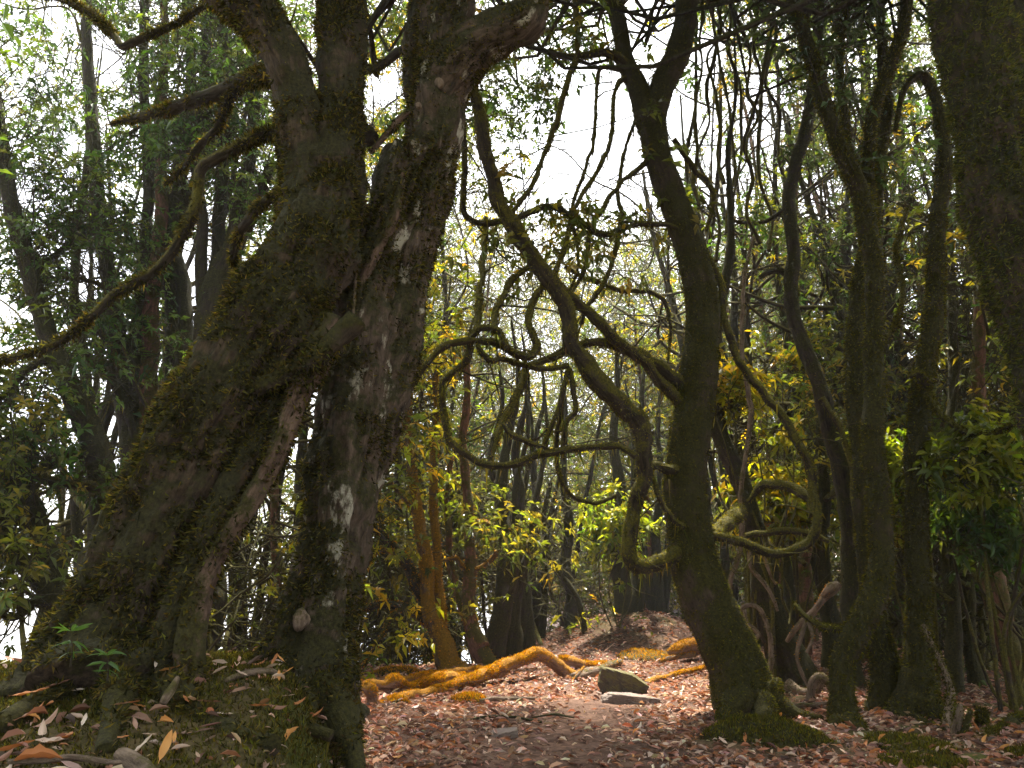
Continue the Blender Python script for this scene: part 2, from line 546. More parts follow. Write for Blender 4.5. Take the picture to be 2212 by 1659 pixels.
def moss(tubes, parent, n, cols=MOSS_DARK, ln=(0.012, 0.035), wd=0.35, bias=0.2, patchy=0.8, hang=0.35, beard=0, beard_len=(0.05, 0.22), name='moss'):
    tot = np.array([t['r'].mean() * len(t['C']) for t in tubes])
    ns = (n * tot / tot.sum()).astype(int) + 1
    Vs, Fs, Cs = [], [], []
    off = 0
    for t, k in zip(tubes, ns):
        p, nr = moss_points(t, k, bias, patchy)
        d = unit(nr * 0.9 + rng.normal(size=p.shape) * 0.55 + np.array([0, 0, -hang]))
        L = rng.uniform(ln[0], ln[1], k)
        sd = unit(np.cross(d, rng.normal(size=p.shape)))
        vb, fb = tri_blades(p - nr * 0.004, d, L, L * wd, sd)
        Vs.append(vb); Fs.append(fb + off); off += len(vb)
        Cs.append(palette(cols, k, 0.3))
        if beard:
            kb = int(beard * len(t['C']) * np.linalg.norm(t['C'][1] - t['C'][0])) + 1
            i = rng.integers(0, len(t['C']), kb)
            # hang in groups
            g = fbm(t['C'][i] * 4, 77, 2)
            i = i[g > -0.25]
            kb = len(i)
            if kb:
                p = t['C'][i] + rng.normal(size=(kb, 3)) * t['r'][i][:, None] * 0.55 - np.array([0, 0, 1]) * t['r'][i][:, None] * 0.5
                d = unit(np.array([0, 0, -1.0]) + rng.normal(size=(kb, 3)) * 0.16)
                L = rng.uniform(*beard_len, kb) * rng.random(kb) ** 0.7
                sd = unit(np.cross(d, rng.normal(size=(kb, 3))))
                vb, fb = tri_blades(p, d, L, np.full(kb, 0.012) * rng.uniform(0.5, 1.6, kb), sd)
                Vs.append(vb); Fs.append(fb + off); off += len(vb)
                Cs.append(palette(MOSS_BROWN + list(cols), kb, 0.3))
    loc = np.array(parent.location)
    return build(name, np.vstack(Vs) - loc, np.vstack(Fs), M['moss'], parent, face_col=np.vstack(Cs), smooth_shade=False, kind='stuff')

LEAF_GREEN = [(0.045, 0.085, 0.018), (0.060, 0.105, 0.020), (0.035, 0.070, 0.018), (0.085, 0.115, 0.018)]
LEAF_YELLOW = [(0.17, 0.19, 0.012), (0.25, 0.235, 0.012), (0.12, 0.15, 0.014), (0.33, 0.25, 0.014)]
LEAF_OLIVE = [(0.095, 0.115, 0.018), (0.125, 0.135, 0.018), (0.07, 0.09, 0.02), (0.19, 0.155, 0.02)]
LEAF_GREY = [(0.045, 0.07, 0.03), (0.06, 0.085, 0.035), (0.04, 0.065, 0.03)]

def leaves(P, D, L, W, cols, parent, name='crown', mat='leaf', hi=False, kind='stuff', droop=0.25, loc=None):
    n = len(P)
    D = unit(D)
    up = unit(np.array([0, 0, 1.0]) + rng.normal(size=(n, 3)) * 0.45)
    S = unit(np.cross(D, up))
    U = np.cross(S, D)
    L = np.broadcast_to(L, (n,))[:, None]
    W = np.broadcast_to(W, (n,))[:, None]
    g = np.array([0, 0, -1.0])
    if hi:
        fold = rng.uniform(0.05, 0.6, (n, 1)) * W
        dr = rng.uniform(-0.2, 0.5, (n, 1)) * L
        V0 = P
        l1 = P + D * L * 0.30 + S * W * 0.46 + U * fold
        c1 = P + D * L * 0.34 + g * dr * 0.05
        r1 = P + D * L * 0.30 - S * W * 0.46 + U * fold
        l2 = P + D * L * 0.68 + S * W * 0.42 + U * fold * 1.1 + g * dr * 0.4
        c2 = P + D * L * 0.70 + g * dr * 0.4
        r2 = P + D * L * 0.68 - S * W * 0.42 + U * fold * 1.1 + g * dr * 0.4
        V7 = P + D * L + g * dr
        Vv = np.stack([V0, l1, c1, r1, l2, c2, r2, V7], 1).reshape(-1, 3)
        pat = np.array([[0, 2, 1], [0, 3, 2], [1, 2, 5], [1, 5, 4], [2, 3, 6], [2, 6, 5], [4, 5, 7], [5, 6, 7]])
        nv = 8
    else:
        V0 = P
        l1 = P + D * L * 0.48 + S * W * 0.5 + U * W * 0.2
        r1 = P + D * L * 0.48 - S * W * 0.5 + U * W * 0.2
        V3 = P + D * L + g * L * droop
        Vv = np.stack([V0, l1, V3, r1], 1).reshape(-1, 3)
        pat = np.array([[0, 2, 1], [0, 3, 2]])
        nv = 4
    Ff = (np.arange(n)[:, None, None] * nv + pat[None]).reshape(-1, 3)
    fc = np.repeat(cols, len(pat), 0)
    if loc is None:
        loc = np.array(parent.location) if parent is not None else np.zeros(3)
    return build(name, Vv - loc, Ff, M[mat], parent, face_col=fc, smooth_shade=False, kind=kind)

def whorl_leaves(P, A, k, L, cols, parent, spread=(0.9, 1.9), wl=0.37, name='crown', hi=False, jit=0.25, mat='leaf'):
    """P whorl points, A shoot axes: k leaves round each shoot tip"""
    n = len(P)
    A = unit(A)
    x = unit(np.cross(A, rng.normal(size=(n, 3))))
    y = np.cross(A, x)
    ph = (np.arange(k)[None] * 2.399 + rng.random((n, 1)) * 6.28) + rng.normal(size=(n, k)) * 0.2
    th = rng.uniform(spread[0], spread[1], (n, k))
    D = A[:, None] * np.cos(th)[..., None] + (x[:, None] * np.cos(ph)[..., None] + y[:, None] * np.sin(ph)[..., None]) * np.sin(th)[..., None]
    Pp = np.repeat(P[:, None], k, 1) + rng.normal(size=(n, k, 3)) * 0.012
    keep = rng.random((n, k)) < 0.8
    D = D[keep]; Pp = Pp[keep]
    m = len(Pp)
    Ls = L * rng.uniform(0.6, 1.15, m) * np.repeat(rng.uniform(0.7, 1.25, (n, 1)), k, 1)[keep]
    cw = np.repeat(palette(cols, n, jit)[:, None], k, 1)[keep] * (1 + 0.15 * rng.normal(size=(m, 1)))
    return leaves(Pp, D, Ls, Ls * wl * rng.uniform(0.8, 1.2, m), np.clip(cw, 0.004, 0.8), parent, name, mat=mat, hi=hi)

def twigs_from(P0, P1, r0, r1, K=5, bow=0.2):
    """many thin twigs at once -> vertex and face arrays (3-sided)"""
    n = len(P0)
    t = np.linspace(0, 1, K)[None, :, None]
    ln = np.linalg.norm(P1 - P0, axis=1)[:, None, None]
    C = P0[:, None] * (1 - t) + P1[:, None] * t + rng.normal(size=(n, 1, 3)) * bow * ln * (4 * t * (1 - t)) + rng.normal(size=(n, K, 3)) * 0.035 * ln * (t > 0)
    C[:, 0] = P0
    T = unit(np.gradient(C, axis=1))
    a = unit(np.cross(T, rng.normal(size=(n, 1, 3))))
    b = np.cross(T, a)
    r = (np.broadcast_to(r0, (n,))[:, None] * (1 - t[0, :, 0]) + np.broadcast_to(r1, (n,))[:, None] * t[0, :, 0])[..., None]
    rings = np.stack([C + r * (a * math.cos(w) + b * math.sin(w)) for w in (0, 2.094, 4.189)], 2)
    Vv = rings.reshape(-1, 3)
    base = (np.arange(n)[:, None] * K + np.arange(K - 1)[None]).ravel() * 3
    Fq = []
    for j in range(3):
        j2 = (j + 1) % 3
        Fq.append(np.stack([base + j, base + j2, base + 3 + j2, base + 3 + j], -1))
    return Vv, np.vstack(Fq), C

def put_twigs(name, Vv, Ff, parent, mat='twig'):
    loc = np.array(parent.location)
    return build(name, Vv - loc, Ff, M[mat], parent, attrs={'bark': Vv}, kind='stuff')

def tube_anchors(tubes, lo=0.3):
    P = np.vstack([t['C'][int(len(t['C']) * lo):] for t in tubes])
    D = np.vstack([t['T'][int(len(t['C']) * lo):] for t in tubes])
    return P, D

def px(pts):
    """photo-guided stem: (u, v, metres ahead, width) -> points and radii in metres"""
    P = np.array([at(u, v, d) for u, v, d, w in pts])
    R = np.array([w * 0.5 * depth_scale(u, v, d) for u, v, d, w in pts])
    return P, R

def stem(pts, d0, d1, **kw):
    """points (u, v, w) with the distance running evenly from d0 to d1"""
    n = len(pts)
    full = [(u, v, d0 + (d1 - d0) * i / (n - 1), w) for i, (u, v, w) in enumerate(pts)]
    P, R = px(full)
    rm = R.mean()
    kw.setdefault('seg', int(np.clip(rm * 260, 7, 26)))
    kw.setdefault('step', float(np.clip(rm * 0.7, 0.02, 0.08)))
    return tube(P, R, **kw)


def tree(name, label, cat, base, parts, group=None, moss_n=0, moss_kw=None):
    """parts: (part name, material, points, d0, d1, extra) -> thing with one mesh per stem; returns thing and tubes"""
    x, y = base
    root = thing(name, label, cat, (x, y, ground_z(x, y)), group)
    tubes = []
    for i, (pn, mat, pts, d0, d1, kw) in enumerate(parts):
        kw = dict(kw)
        kw.setdefault('seed', i * 7 + len(name))
        t = stem(pts, d0, d1, **kw)
        tubes.append(t)
        put_tube(pn, t, M[mat], root)
    if moss_n:
        moss(tubes, root, moss_n, **(moss_kw or {}))
    return root, tubes

BIG = dict(seg=110, step=0.02, lump=0.20, lfreq=5.5, flute=0.10, nfl=5, fine=0.034)
MID = dict(seg=54, step=0.025, lump=0.2, lfreq=7, flute=0.06, nfl=4, fine=0.024)
ROOT = dict(seg=18, step=0.03, lump=0.25, lfreq=9, fine=0.006)

# ---- the leaning giant on the left bank
A_root, A_t = tree('leaning_tree', 'huge moss-covered tree leaning right from the left bank, forking near the top', 'tree', (-1.75, 3.6), [
    ('trunk', 'giant', [(215, 1545, 410), (245, 1460, 325), (290, 1330, 250), (345, 1190, 242), (425, 1020, 228), (508, 860, 222), (600, 710, 228), (672, 570, 195), (692, 450, 180), (697, 350, 165)], 3.55, 4.0, dict(BIG, seed=3)),
    ('limb', 'giant', [(675, 470, 140), (655, 340, 112), (648, 240, 95), (622, 150, 92), (570, 70, 100), (500, -10, 108), (420, -90, 105), (330, -190, 95)], 4.0, 3.8, dict(MID, seed=5)),
    ('limb', 'giant', [(718, 470, 130), (735, 330, 104), (739, 180, 98), (741, 40, 104), (742, -110, 100), (735, -300, 85)], 4.0, 4.1, dict(MID, seed=9)),
    ('buttress', 'strip', [(395, 1520, 80), (410, 1400, 66), (432, 1285, 56), (485, 1175, 44), (545, 1075, 42), (597, 975, 46), (632, 885, 50), (675, 790, 66), (720, 690, 60)], 3.42, 3.72, dict(seg=30, step=0.025, lump=0.22, lfreq=8, flute=0.14, nfl=4, fine=0.012, seed=2)),
    ('buttress', 'giant', [(335, 1500, 120), (372, 1340, 80), (420, 1200, 66), (480, 1080, 62), (545, 960, 66), (600, 860, 74)], 3.46, 3.72, dict(seg=30, step=0.025, lump=0.25, lfreq=8, flute=0.12, nfl=3, fine=0.012, seed=21)),
    ('buttress', 'giant', [(80, 1520, 90), (150, 1390, 80), (215, 1240, 70), (290, 1090, 60)], 3.45, 3.75, dict(seg=26, step=0.03, lump=0.25, lfreq=8, flute=0.1, nfl=3, fine=0.012, seed=23)),
    ('ridge', 'mossy', [(310, 985, 20), (370, 915, 34), (450, 868, 36), (540, 842, 34), (630, 800, 40), (700, 762, 52), (770, 690, 50)], 3.52, 3.66, dict(ROOT, lump=0.4, seed=4)),
    ('branch', 'dark', [(640, 160, 44), (575, 165, 40), (530, 172, 38), (480, 196, 36), (400, 228, 28), (320, 247, 20), (240, 268, 10)], 4.0, 4.9, dict(seed=6, lump=0.25)),
    ('branch', 'dark', [(520, 178, 24), (488, 230, 22), (468, 275, 20), (430, 318, 17), (390, 368, 12), (355, 400, 7)], 4.35, 4.6, dict(seed=7, lump=0.25)),
    ('branch', 'branch', [(645, 268, 30), (600, 284, 28), (545, 303, 26), (470, 340, 26), (432, 368, 24), (424, 440, 24), (398, 500, 24), (352, 568, 22), (300, 606, 22), (245, 638, 21), (190, 690, 20), (130, 740, 19), (60, 765, 19), (-30, 788, 17)], 4.0, 4.3, dict(seed=8, lump=0.22)),
    ('branch', 'dark', [(640, 380, 26), (560, 450, 22), (520, 500, 20), (505, 560, 19), (530, 620, 14)], 4.1, 4.9, dict(seed=10, lump=0.25)),
    ('branch', 'branch', [(560, -60, 16), (500, -20, 14), (445, 8, 14), (400, 38, 15), (330, 76, 17), (285, 92, 17), (262, 100, 20), (250, 82, 16), (222, 50, 18), (190, 22, 20), (140, 2, 14), (60, -20, 10)], 4.6, 4.9, dict(seed=11, lump=0.25)),
    ('root', 'mossy', [(140, 1500, 70), (60, 1540, 60), (-40, 1580, 44)], 3.3, 2.9, dict(ROOT, seed=14)),
    ('root', 'mossy', [(250, 1480, 80), (250, 1550, 60), (225, 1625, 40)], 3.25, 2.75, dict(ROOT, seed=15)),
    ('root', 'mossy', [(360, 1490, 80), (420, 1545, 62), (500, 1580, 50), (590, 1610, 40)], 3.25, 2.8, dict(ROOT, seed=16)),
    ('root', 'mossy', [(390, 1480, 50), (470, 1520, 40), (560, 1545, 34), (650, 1565, 30), (715, 1590, 22)], 3.5, 3.35, dict(ROOT, seed=17)),
], moss_n=130000, moss_kw=dict(ln=(0.012, 0.042), wd=0.38, bias=0.3, patchy=2.0, beard=26, beard_len=(0.03, 0.10)))

# ---- its twisted neighbour
B_root, B_t = tree('twisted_tree', 'twisted double-stemmed tree with pale lichen patches beside the dirt path', 'tree', (-1.15, 4.3), [
    ('trunk', 'giant_pale', [(640, 1545, 290), (655, 1470, 225), (682, 1350, 182), (708, 1220, 150), (728, 1080, 138), (742, 950, 132), (758, 820, 128), (778, 700, 118), (800, 570, 112), (850, 440, 118), (890, 330, 112)], 4.2, 4.3, dict(BIG, seed=12, flute=0.10, nfl=4)),
    ('trunk', 'giant_pale', [(735, 1260, 70), (768, 1120, 100), (795, 1000, 118), (822, 860, 126), (850, 710, 128), (882, 560, 128), (912, 430, 118), (938, 310, 112), (953, 190, 122), (958, 70, 118), (962, -60, 104), (970, -250, 90)], 4.4, 4.35, dict(BIG, seg=56, seed=13)),
    ('limb', 'giant_pale', [(945, 210, 90), (990, 130, 108), (1040, 92, 104), (1095, 70, 96), (1138, 48, 84), (1158, 0, 64), (1168, -80, 50)], 4.35, 4.1, dict(MID, seed=31, lump=0.28)),
    ('limb', 'giant', [(915, 330, 60), (905, 220, 60), (900, 120, 56), (912, 20, 54), (925, -90, 50)], 4.45, 4.5, dict(MID, seed=32, lump=0.25)),
    ('bark_strip', 'strip', [(768, 700, 14), (782, 610, 20), (812, 545, 24), (842, 480, 26), (862, 420, 24), (872, 370, 12)], 4.08, 4.12, dict(seg=12, step=0.02, lump=0.3, seed=33)),
    ('bark_strip', 'strip', [(800, 330, 10), (835, 290, 15), (866, 255, 16), (885, 240, 10)], 4.14, 4.16, dict(seg=10, step=0.02, lump=0.2, seed=34)),
    ('bark_strip', 'deadwood', [(762, 690, 6), (768, 600, 7), (772, 500, 8), (770, 410, 6), (772, 300, 5)], 4.02, 4.05, dict(seg=8, step=0.02, lump=0.2, seed=35)),
    ('bark_strip', 'deadwood', [(756, 1240, 10), (764, 1130, 14), (772, 1050, 10)], 4.19, 4.2, dict(seg=10, step=0.02, lump=0.3, seed=37)),
    ('branch', 'dark', [(800, 300, 40), (780, 270, 26), (765, 240, 18), (748, 225, 12)], 4.4, 4.6, dict(seed=38)),
    ('branch', 'dark', [(905, 110, 24), (865, 112, 22), (830, 135, 20), (800, 150, 16), (775, 140, 10)], 4.5, 4.9, dict(seed=39)),
    ('root', 'mossy', [(600, 1490, 100), (540, 1535, 70), (480, 1560, 46)], 4.0, 3.8, dict(ROOT, seed=41)),
    ('root', 'mossy', [(690, 1490, 120), (735, 1550, 80), (765, 1620, 50), (775, 1680, 36)], 4.05, 3.5, dict(ROOT, seed=42)),
    ('root', 'mossy', [(640, 1510, 90), (640, 1580, 60), (660, 1650, 44)], 3.9, 3.3, dict(ROOT, seed=43)),
    ('root', 'mossy', [(735, 1470, 70), (760, 1520, 44), (778, 1560, 26)], 4.3, 4.3, dict(ROOT, seed=44)),
], moss_n=75000, moss_kw=dict(ln=(0.012, 0.040), wd=0.38, bias=0.25, patchy=2.2, beard=20, beard_len=(0.03, 0.12)))
def disc_plate(name, c, nrm, r, th, mat, parent, seed, seg=18):
    nrm = unit(np.array(nrm, float)); a = unit(np.cross(nrm, [0, 0, 1.0])); b = np.cross(nrm, a)
    rs = np.random.default_rng(seed); prof = 1 + 0.18 * rs.normal(size=seg)
    prof = (prof + np.roll(prof, 1) + np.roll(prof, -1)) / 3
    th_ = np.linspace(0, 6.283, seg, endpoint=False)
    rings = []
    for k, (s, h) in enumerate(((1.0, -th), (1.05, 0.0), (0.85, th * 0.8), (0.4, th))):
        rings.append(c + r * s * prof[:, None] * (a * np.cos(th_)[:, None] * 0.8 + b * np.sin(th_)[:, None]) + nrm * h)
    Vv = np.vstack(rings + [(c + nrm * th)[None]])
    q = np.vstack([np.stack([k * seg + np.arange(seg), k * seg + (np.arange(seg) + 1) % seg, (k + 1) * seg + (np.arange(seg) + 1) % seg, (k + 1) * seg + np.arange(seg)], -1) for k in range(3)])
    tr = np.stack([3 * seg + np.arange(seg), 3 * seg + (np.arange(seg) + 1) % seg, np.full(seg, 4 * seg)], -1)
    loc = np.array(parent.location) if parent is not None else 0
    return build(name, Vv - loc, [q, tr], mat, parent, attrs={'bark': Vv})
disc_plate('bark_scar', at(648, 1338, 3.98), (0, -1, 0.05), 0.052, 0.02, M['deadwood'], B_root, 5)
disc_plate('bark_scar', at(950, 178, 4.05), (0.1, -1, -0.1), 0.03, 0.012, M['deadwood'], B_root, 6)
disc_plate('bark_scar', at(903, 228, 4.1), (-0.2, -1, -0.1), 0.02, 0.012, M['deadwood'], B_root, 8)

# ---- the curving tree right of the path with its looping branches
C_parts = [
    ('trunk', 'mossy_pink', [(1622, 1560, 190), (1612, 1515, 148), (1578, 1410, 116), (1528, 1280, 106), (1494, 1180, 97), (1485, 1080, 90), (1494, 950, 86), (1514, 830, 80), (1521, 720, 74), (1511, 620, 70), (1488, 530, 66), (1455, 430, 62), (1424, 340, 59), (1402, 250, 62)], 6.6, 6.8, dict(seg=48, step=0.04, lump=0.12, lfreq=5, flute=0.05, nfl=4, fine=0.014, seed=51)),
    ('limb', 'mossy', [(1405, 280, 52), (1385, 210, 46), (1362, 160, 40), (1345, 110, 36), (1335, 50, 34), (1312, -40, 32), (1280, -160, 28)], 6.8, 6.9, dict(seed=52, seg=18)),
    ('limb', 'mossy', [(1402, 290, 50), (1432, 200, 54), (1460, 120, 52), (1482, 30, 46), (1495, -60, 40), (1500, -180, 34)], 6.8, 6.7, dict(seed=53, seg=18)),
    ('root', 'mossy', [(1655, 1490, 70), (1690, 1525, 44), (1735, 1545, 24), (1780, 1552, 12)], 6.5, 6.3, dict(ROOT, seed=54)),
    ('root', 'mossy', [(1600, 1510, 70), (1575, 1545, 40), (1552, 1562, 18)], 6.4, 6.1, dict(ROOT, seed=55)),
    ('root', 'mossy', [(1640, 1520, 70), (1660, 1550, 44), (1690, 1570, 22)], 6.4, 6.0, dict(ROOT, seed=56)),
]
loops = [
    ([(1475, 1192, 34), (1432, 1210, 28), (1396, 1222, 27), (1366, 1203, 27), (1358, 1150, 27), (1372, 1080, 28), (1391, 1015, 30), (1386, 960, 35), (1360, 900, 38), (1320, 850, 38), (1278, 803, 37), (1247, 770, 36), (1233, 720, 34), (1215, 662, 32), (1190, 615, 32), (1150, 560, 31), (1115, 505, 31), (1090, 455, 29), (1070, 390, 27), (1055, 320, 26), (1040, 250, 24), (1022, 195, 21), (1010, 120, 18)], 6.6, 5.6),
    ([(1372, 985, 16), (1350, 972, 15), (1326, 964, 15), (1287, 963, 15), (1242, 968, 15), (1203, 974, 15), (1165, 983, 15), (1129, 998, 15), (1097, 1006, 15), (1061, 1007, 14), (1029, 998, 14), (1000, 977, 14), (974, 952, 14), (961, 919, 13), (955, 881, 13), (955, 839, 13), (965, 818, 13), (991, 799, 13), (1010, 780, 13), (1016, 757, 13), (1019, 735, 13), (1032, 713, 14), (1049, 706, 14), (1074, 716, 13), (1090, 738, 12), (1099, 756, 9)], 6.15, 5.7),
    ([(865, 876, 8), (887, 839, 10), (913, 800, 12), (939, 765, 13), (968, 746, 14), (1004, 739, 14), (1029, 737, 14), (1062, 743, 15), (1097, 756, 15), (1129, 769, 15), (1147, 770, 15), (1158, 753, 15), (1155, 732, 15), (1145, 710, 15), (1142, 684, 15), (1152, 652, 14), (1166, 629, 13), (1184, 606, 12)], 5.6, 6.0),
    ([(1490, 890, 24), (1436, 839, 21), (1400, 800, 20), (1365, 761, 20), (1332, 732, 21), (1300, 700, 21), (1268, 671, 20), (1232, 642, 19), (1203, 616, 18), (1180, 595, 15)], 6.7, 6.0),
    ([(1490, 845, 26), (1445, 806, 25), (1410, 781, 24), (1378, 761, 20), (1339, 748, 18), (1307, 742, 18), (1268, 745, 17), (1232, 755, 16), (1194, 771, 15), (1162, 787, 15), (1139, 801, 16), (1123, 832, 17), (1110, 865, 16), (1097, 890, 15), (1081, 919, 14), (1074, 935, 12), (1068, 965, 8), (1063, 988, 4)], 6.7, 5.9),
    ([(1030, 745, 9), (1040, 762, 12), (1055, 776, 10), (1068, 781, 9), (1080, 776, 9), (1097, 781, 11), (1129, 790, 11), (1162, 796, 11), (1194, 795, 10), (1228, 789, 10)], 5.7, 6.05),
    ([(1050, 470, 11), (1046, 549, 12), (1039, 613, 13), (1036, 678, 13), (1029, 718, 12)], 6.6, 5.75),
    ([(1160, 545, 9), (1139, 578, 11), (1100, 619, 13), (1078, 655, 13), (1068, 687, 13), (1065, 712, 12)], 6.3, 5.75),
    ([(1232, 795, 10), (1216, 848, 9), (1203, 890, 9), (1181, 945, 9), (1173, 970, 7)], 6.05, 6.15),
    ([(1234, 800, 10), (1236, 839, 10), (1242, 884, 9), (1223, 916, 9), (1214, 970, 8)], 6.05, 6.1),
    ([(1225, 800, 9), (1212, 880, 8), (1205, 930, 8), (1203, 980, 8), (1210, 1030, 9), (1240, 1075, 9), (1290, 1085, 8), (1330, 1070, 7)], 6.1, 6.6),
    ([(1180, 965, 7), (1150, 960, 11), (1128, 950, 12), (1100, 935, 10), (1085, 915, 7)], 6.0, 5.9),
    ([(1265, 758, 9), (1287, 806, 9), (1329, 855, 10), (1362, 885, 10), (1381, 925, 11), (1389, 970, 11), (1408, 1032, 11), (1426, 1080, 10), (1450, 1120, 12), (1478, 1140, 12)], 6.3, 6.5),
    ([(1220, 575, 8), (1255, 597, 9), (1290, 610, 10), (1339, 624, 10), (1387, 627, 10), (1419, 637, 9), (1436, 652, 8), (1448, 694, 7), (1448, 729, 6), (1442, 790, 4)], 7.2, 7.4),
    ([(1255, 700, 7), (1268, 661, 8), (1297, 626, 9), (1316, 590, 9), (1326, 549, 9), (1342, 480, 9), (1335, 410, 8), (1350, 330, 7), (1375, 250, 6)], 6.6, 6.9),
    ([(1000, 180, 8), (1001, 260, 10), (1003, 340, 11), (1000, 445, 11), (1012, 473, 11), (1047, 484, 12), (1085, 477, 12), (1107, 473, 13), (1147, 457, 13), (1187, 448, 13), (1220, 460, 13), (1257, 481, 13), (1297, 507, 12), (1337, 497, 10), (1387, 484, 10), (1440, 486, 10), (1485, 500, 9)], 6.0, 6.7),
    ([(1100, 468, 9), (1153, 393, 9), (1177, 333, 10), (1204, 250, 11), (1230, 167, 11), (1247, 100, 10), (1240, 0, 10), (1235, -80, 9)], 6.0, 6.6),
    ([(1365, 150, 22), (1340, 125, 18), (1300, 116, 16), (1250, 124, 14), (1215, 122, 12), (1185, 108, 8)], 6.8, 6.6),
    ([(1360, 165, 12), (1330, 190, 8), (1323, 267, 8), (1310, 333, 9), (1270, 400, 9), (1237, 460, 9), (1215, 550, 9), (1190, 600, 9)], 6.8, 6.2),
    ([(1340, 150, 10), (1297, 150, 8), (1288, 220, 7), (1283, 300, 7), (1258, 380, 7), (1235, 460, 7), (1250, 560, 6), (1228, 640, 5)], 6.8, 6.5),
    ([(1420, 335, 14), (1380, 365, 10), (1340, 395, 9), (1310, 440, 9), (1275, 500, 8), (1262, 580, 8), (1228, 650, 6)], 6.8, 6.4),
    ([(1475, 520, 20), (1520, 545, 15), (1555, 600, 13), (1560, 660, 12), (1572, 720, 13), (1590, 770, 14), (1612, 812, 15), (1650, 852, 16), (1682, 890, 17), (1711, 933, 17), (1729, 962, 17), (1749, 1007, 18), (1758, 1052, 18), (1765, 1111, 19), (1761, 1152, 19), (1744, 1174, 19), (1714, 1190, 18), (1669, 1198, 18), (1610, 1176, 18), (1565, 1162, 18), (1515, 1154, 20)], 6.8, 6.6),
    ([(1615, 1085, 8), (1645, 1056, 16), (1669, 1049, 18), (1699, 1051, 19), (1729, 1063, 18), (1749, 1084, 17), (1757, 1115, 14)], 7.4, 6.9),
    ([(1520, 1165, 20), (1560, 1140, 26), (1590, 1105, 30), (1600, 1100, 20)], 6.9, 7.6),
    ([(1610, 1158, 12), (1650, 1150, 13), (1693, 1147, 14), (1729, 1150, 13), (1768, 1162, 12), (1790, 1170, 8)], 7.2, 6.9),
    ([(1475, 1010, 20), (1450, 1015, 18), (1420, 1005, 17), (1395, 1010, 14)], 6.6, 6.4),
    ([(1455, 300, 9), (1475, 325, 10), (1500, 370, 11), (1530, 395, 10), (1540, 440, 8), (1525, 500, 6)], 6.8, 7.0),
]
for i, (pts, d0, d1) in enumerate(loops):
    C_parts.append(('branch', 'branch', [(a, b, w * 1.14) for a, b, w in pts], d0, d1, dict(seed=60 + i, lump=0.32, lfreq=14, kink=0.75, step=0.025)))
C_root, C_t = tree('curving_tree', 'curving mossy tree right of the path with looping twisted branches', 'tree', (2.0, 6.6), C_parts)
P, D = tube_anchors(C_t[6:], 0.05)
idx = rng.integers(0, len(P), 210)
e = unit(rng.normal(size=(210, 3)) * np.array([1, 0.6, 0.8]) + np.array([0, 0, -0.25])) * (rng.random((210, 1)) ** 2 * 0.75 + 0.08)
Vv, Ff, _ = twigs_from(P[idx], P[idx] + e, rng.uniform(0.004, 0.011, 210), 0.003, K=6, bow=0.25)
put_twigs('side_twigs', Vv, Ff, C_root, 'branch')
moss(C_t[:6], C_root, 42000, ln=(0.012, 0.034), wd=0.35, bias=0.3, patchy=1.2, cols=MOSS_GREEN)
moss(C_t[6:], C_root, 52000, ln=(0.010, 0.030), wd=0.35, bias=0.5, patchy=1.0, beard=55, beard_len=(0.03, 0.24), cols=[(0.09, 0.09, 0.013), (0.14, 0.13, 0.017), (0.06, 0.06, 0.012), (0.19, 0.16, 0.02)])

# ---- trunks on the right
E_root, E_t = tree('forked_tree', 'mossy slender tree with a bent foot right of the path, forking into a wide V', 'tree', (2.75, 6.3), [
    ('trunk', 'mossy', [(1828, 1590, 90), (1822, 1556, 62), (1823, 1489, 50), (1829, 1423, 52), (1848, 1366, 54), (1878, 1306, 55), (1900, 1249, 54), (1904, 1173, 53), (1895, 1106, 50), (1889, 1003, 46), (1890, 886, 43), (1888, 786, 41), (1891, 703, 39), (1888, 636, 41), (1882, 570, 40), (1872, 467, 40), (1845, 383, 39), (1815, 327, 35), (1788, 250, 33), (1765, 167, 31), (1738, 83, 28), (1718, 17, 26), (1698, -70, 23)], 6.2, 6.5, dict(seg=30, step=0.04, lump=0.16, lfreq=6, fine=0.012, seed=91)),
    ('limb', 'mossy', [(1882, 520, 30), (1878, 430, 28), (1876, 350, 26), (1883, 267, 26), (1898, 200, 27), (1925, 140, 27), (1945, 83, 26), (1955, 27, 25), (1968, -60, 23)], 6.5, 6.6, dict(seed=92, seg=16)),
    ('limb', 'mossy', [(1845, 390, 22), (1828, 330, 17), (1822, 233, 15), (1815, 133, 15), (1825, 50, 13), (1837, -40, 12)], 6.5, 6.9, dict(seed=93)),
    ('branch', 'branch', [(1835, 1354, 14), (1800, 1358, 13), (1773, 1350, 13), (1746, 1335, 12), (1722, 1312, 10), (1716, 1300, 6)], 6.4, 6.8, dict(seed=94)),
    ('root', 'mossy', [(1835, 1560, 50), (1870, 1590, 34), (1915, 1620, 24), (1960, 1640, 12)], 6.1, 5.5, dict(ROOT, seed=95)),
    ('root', 'mossy', [(1815, 1560, 44), (1795, 1575, 26), (1770, 1580, 12)], 6.1, 6.0, dict(ROOT, seed=96)),
], moss_n=34000, moss_kw=dict(cols=MOSS_GREEN, ln=(0.014, 0.04), patchy=0.9))
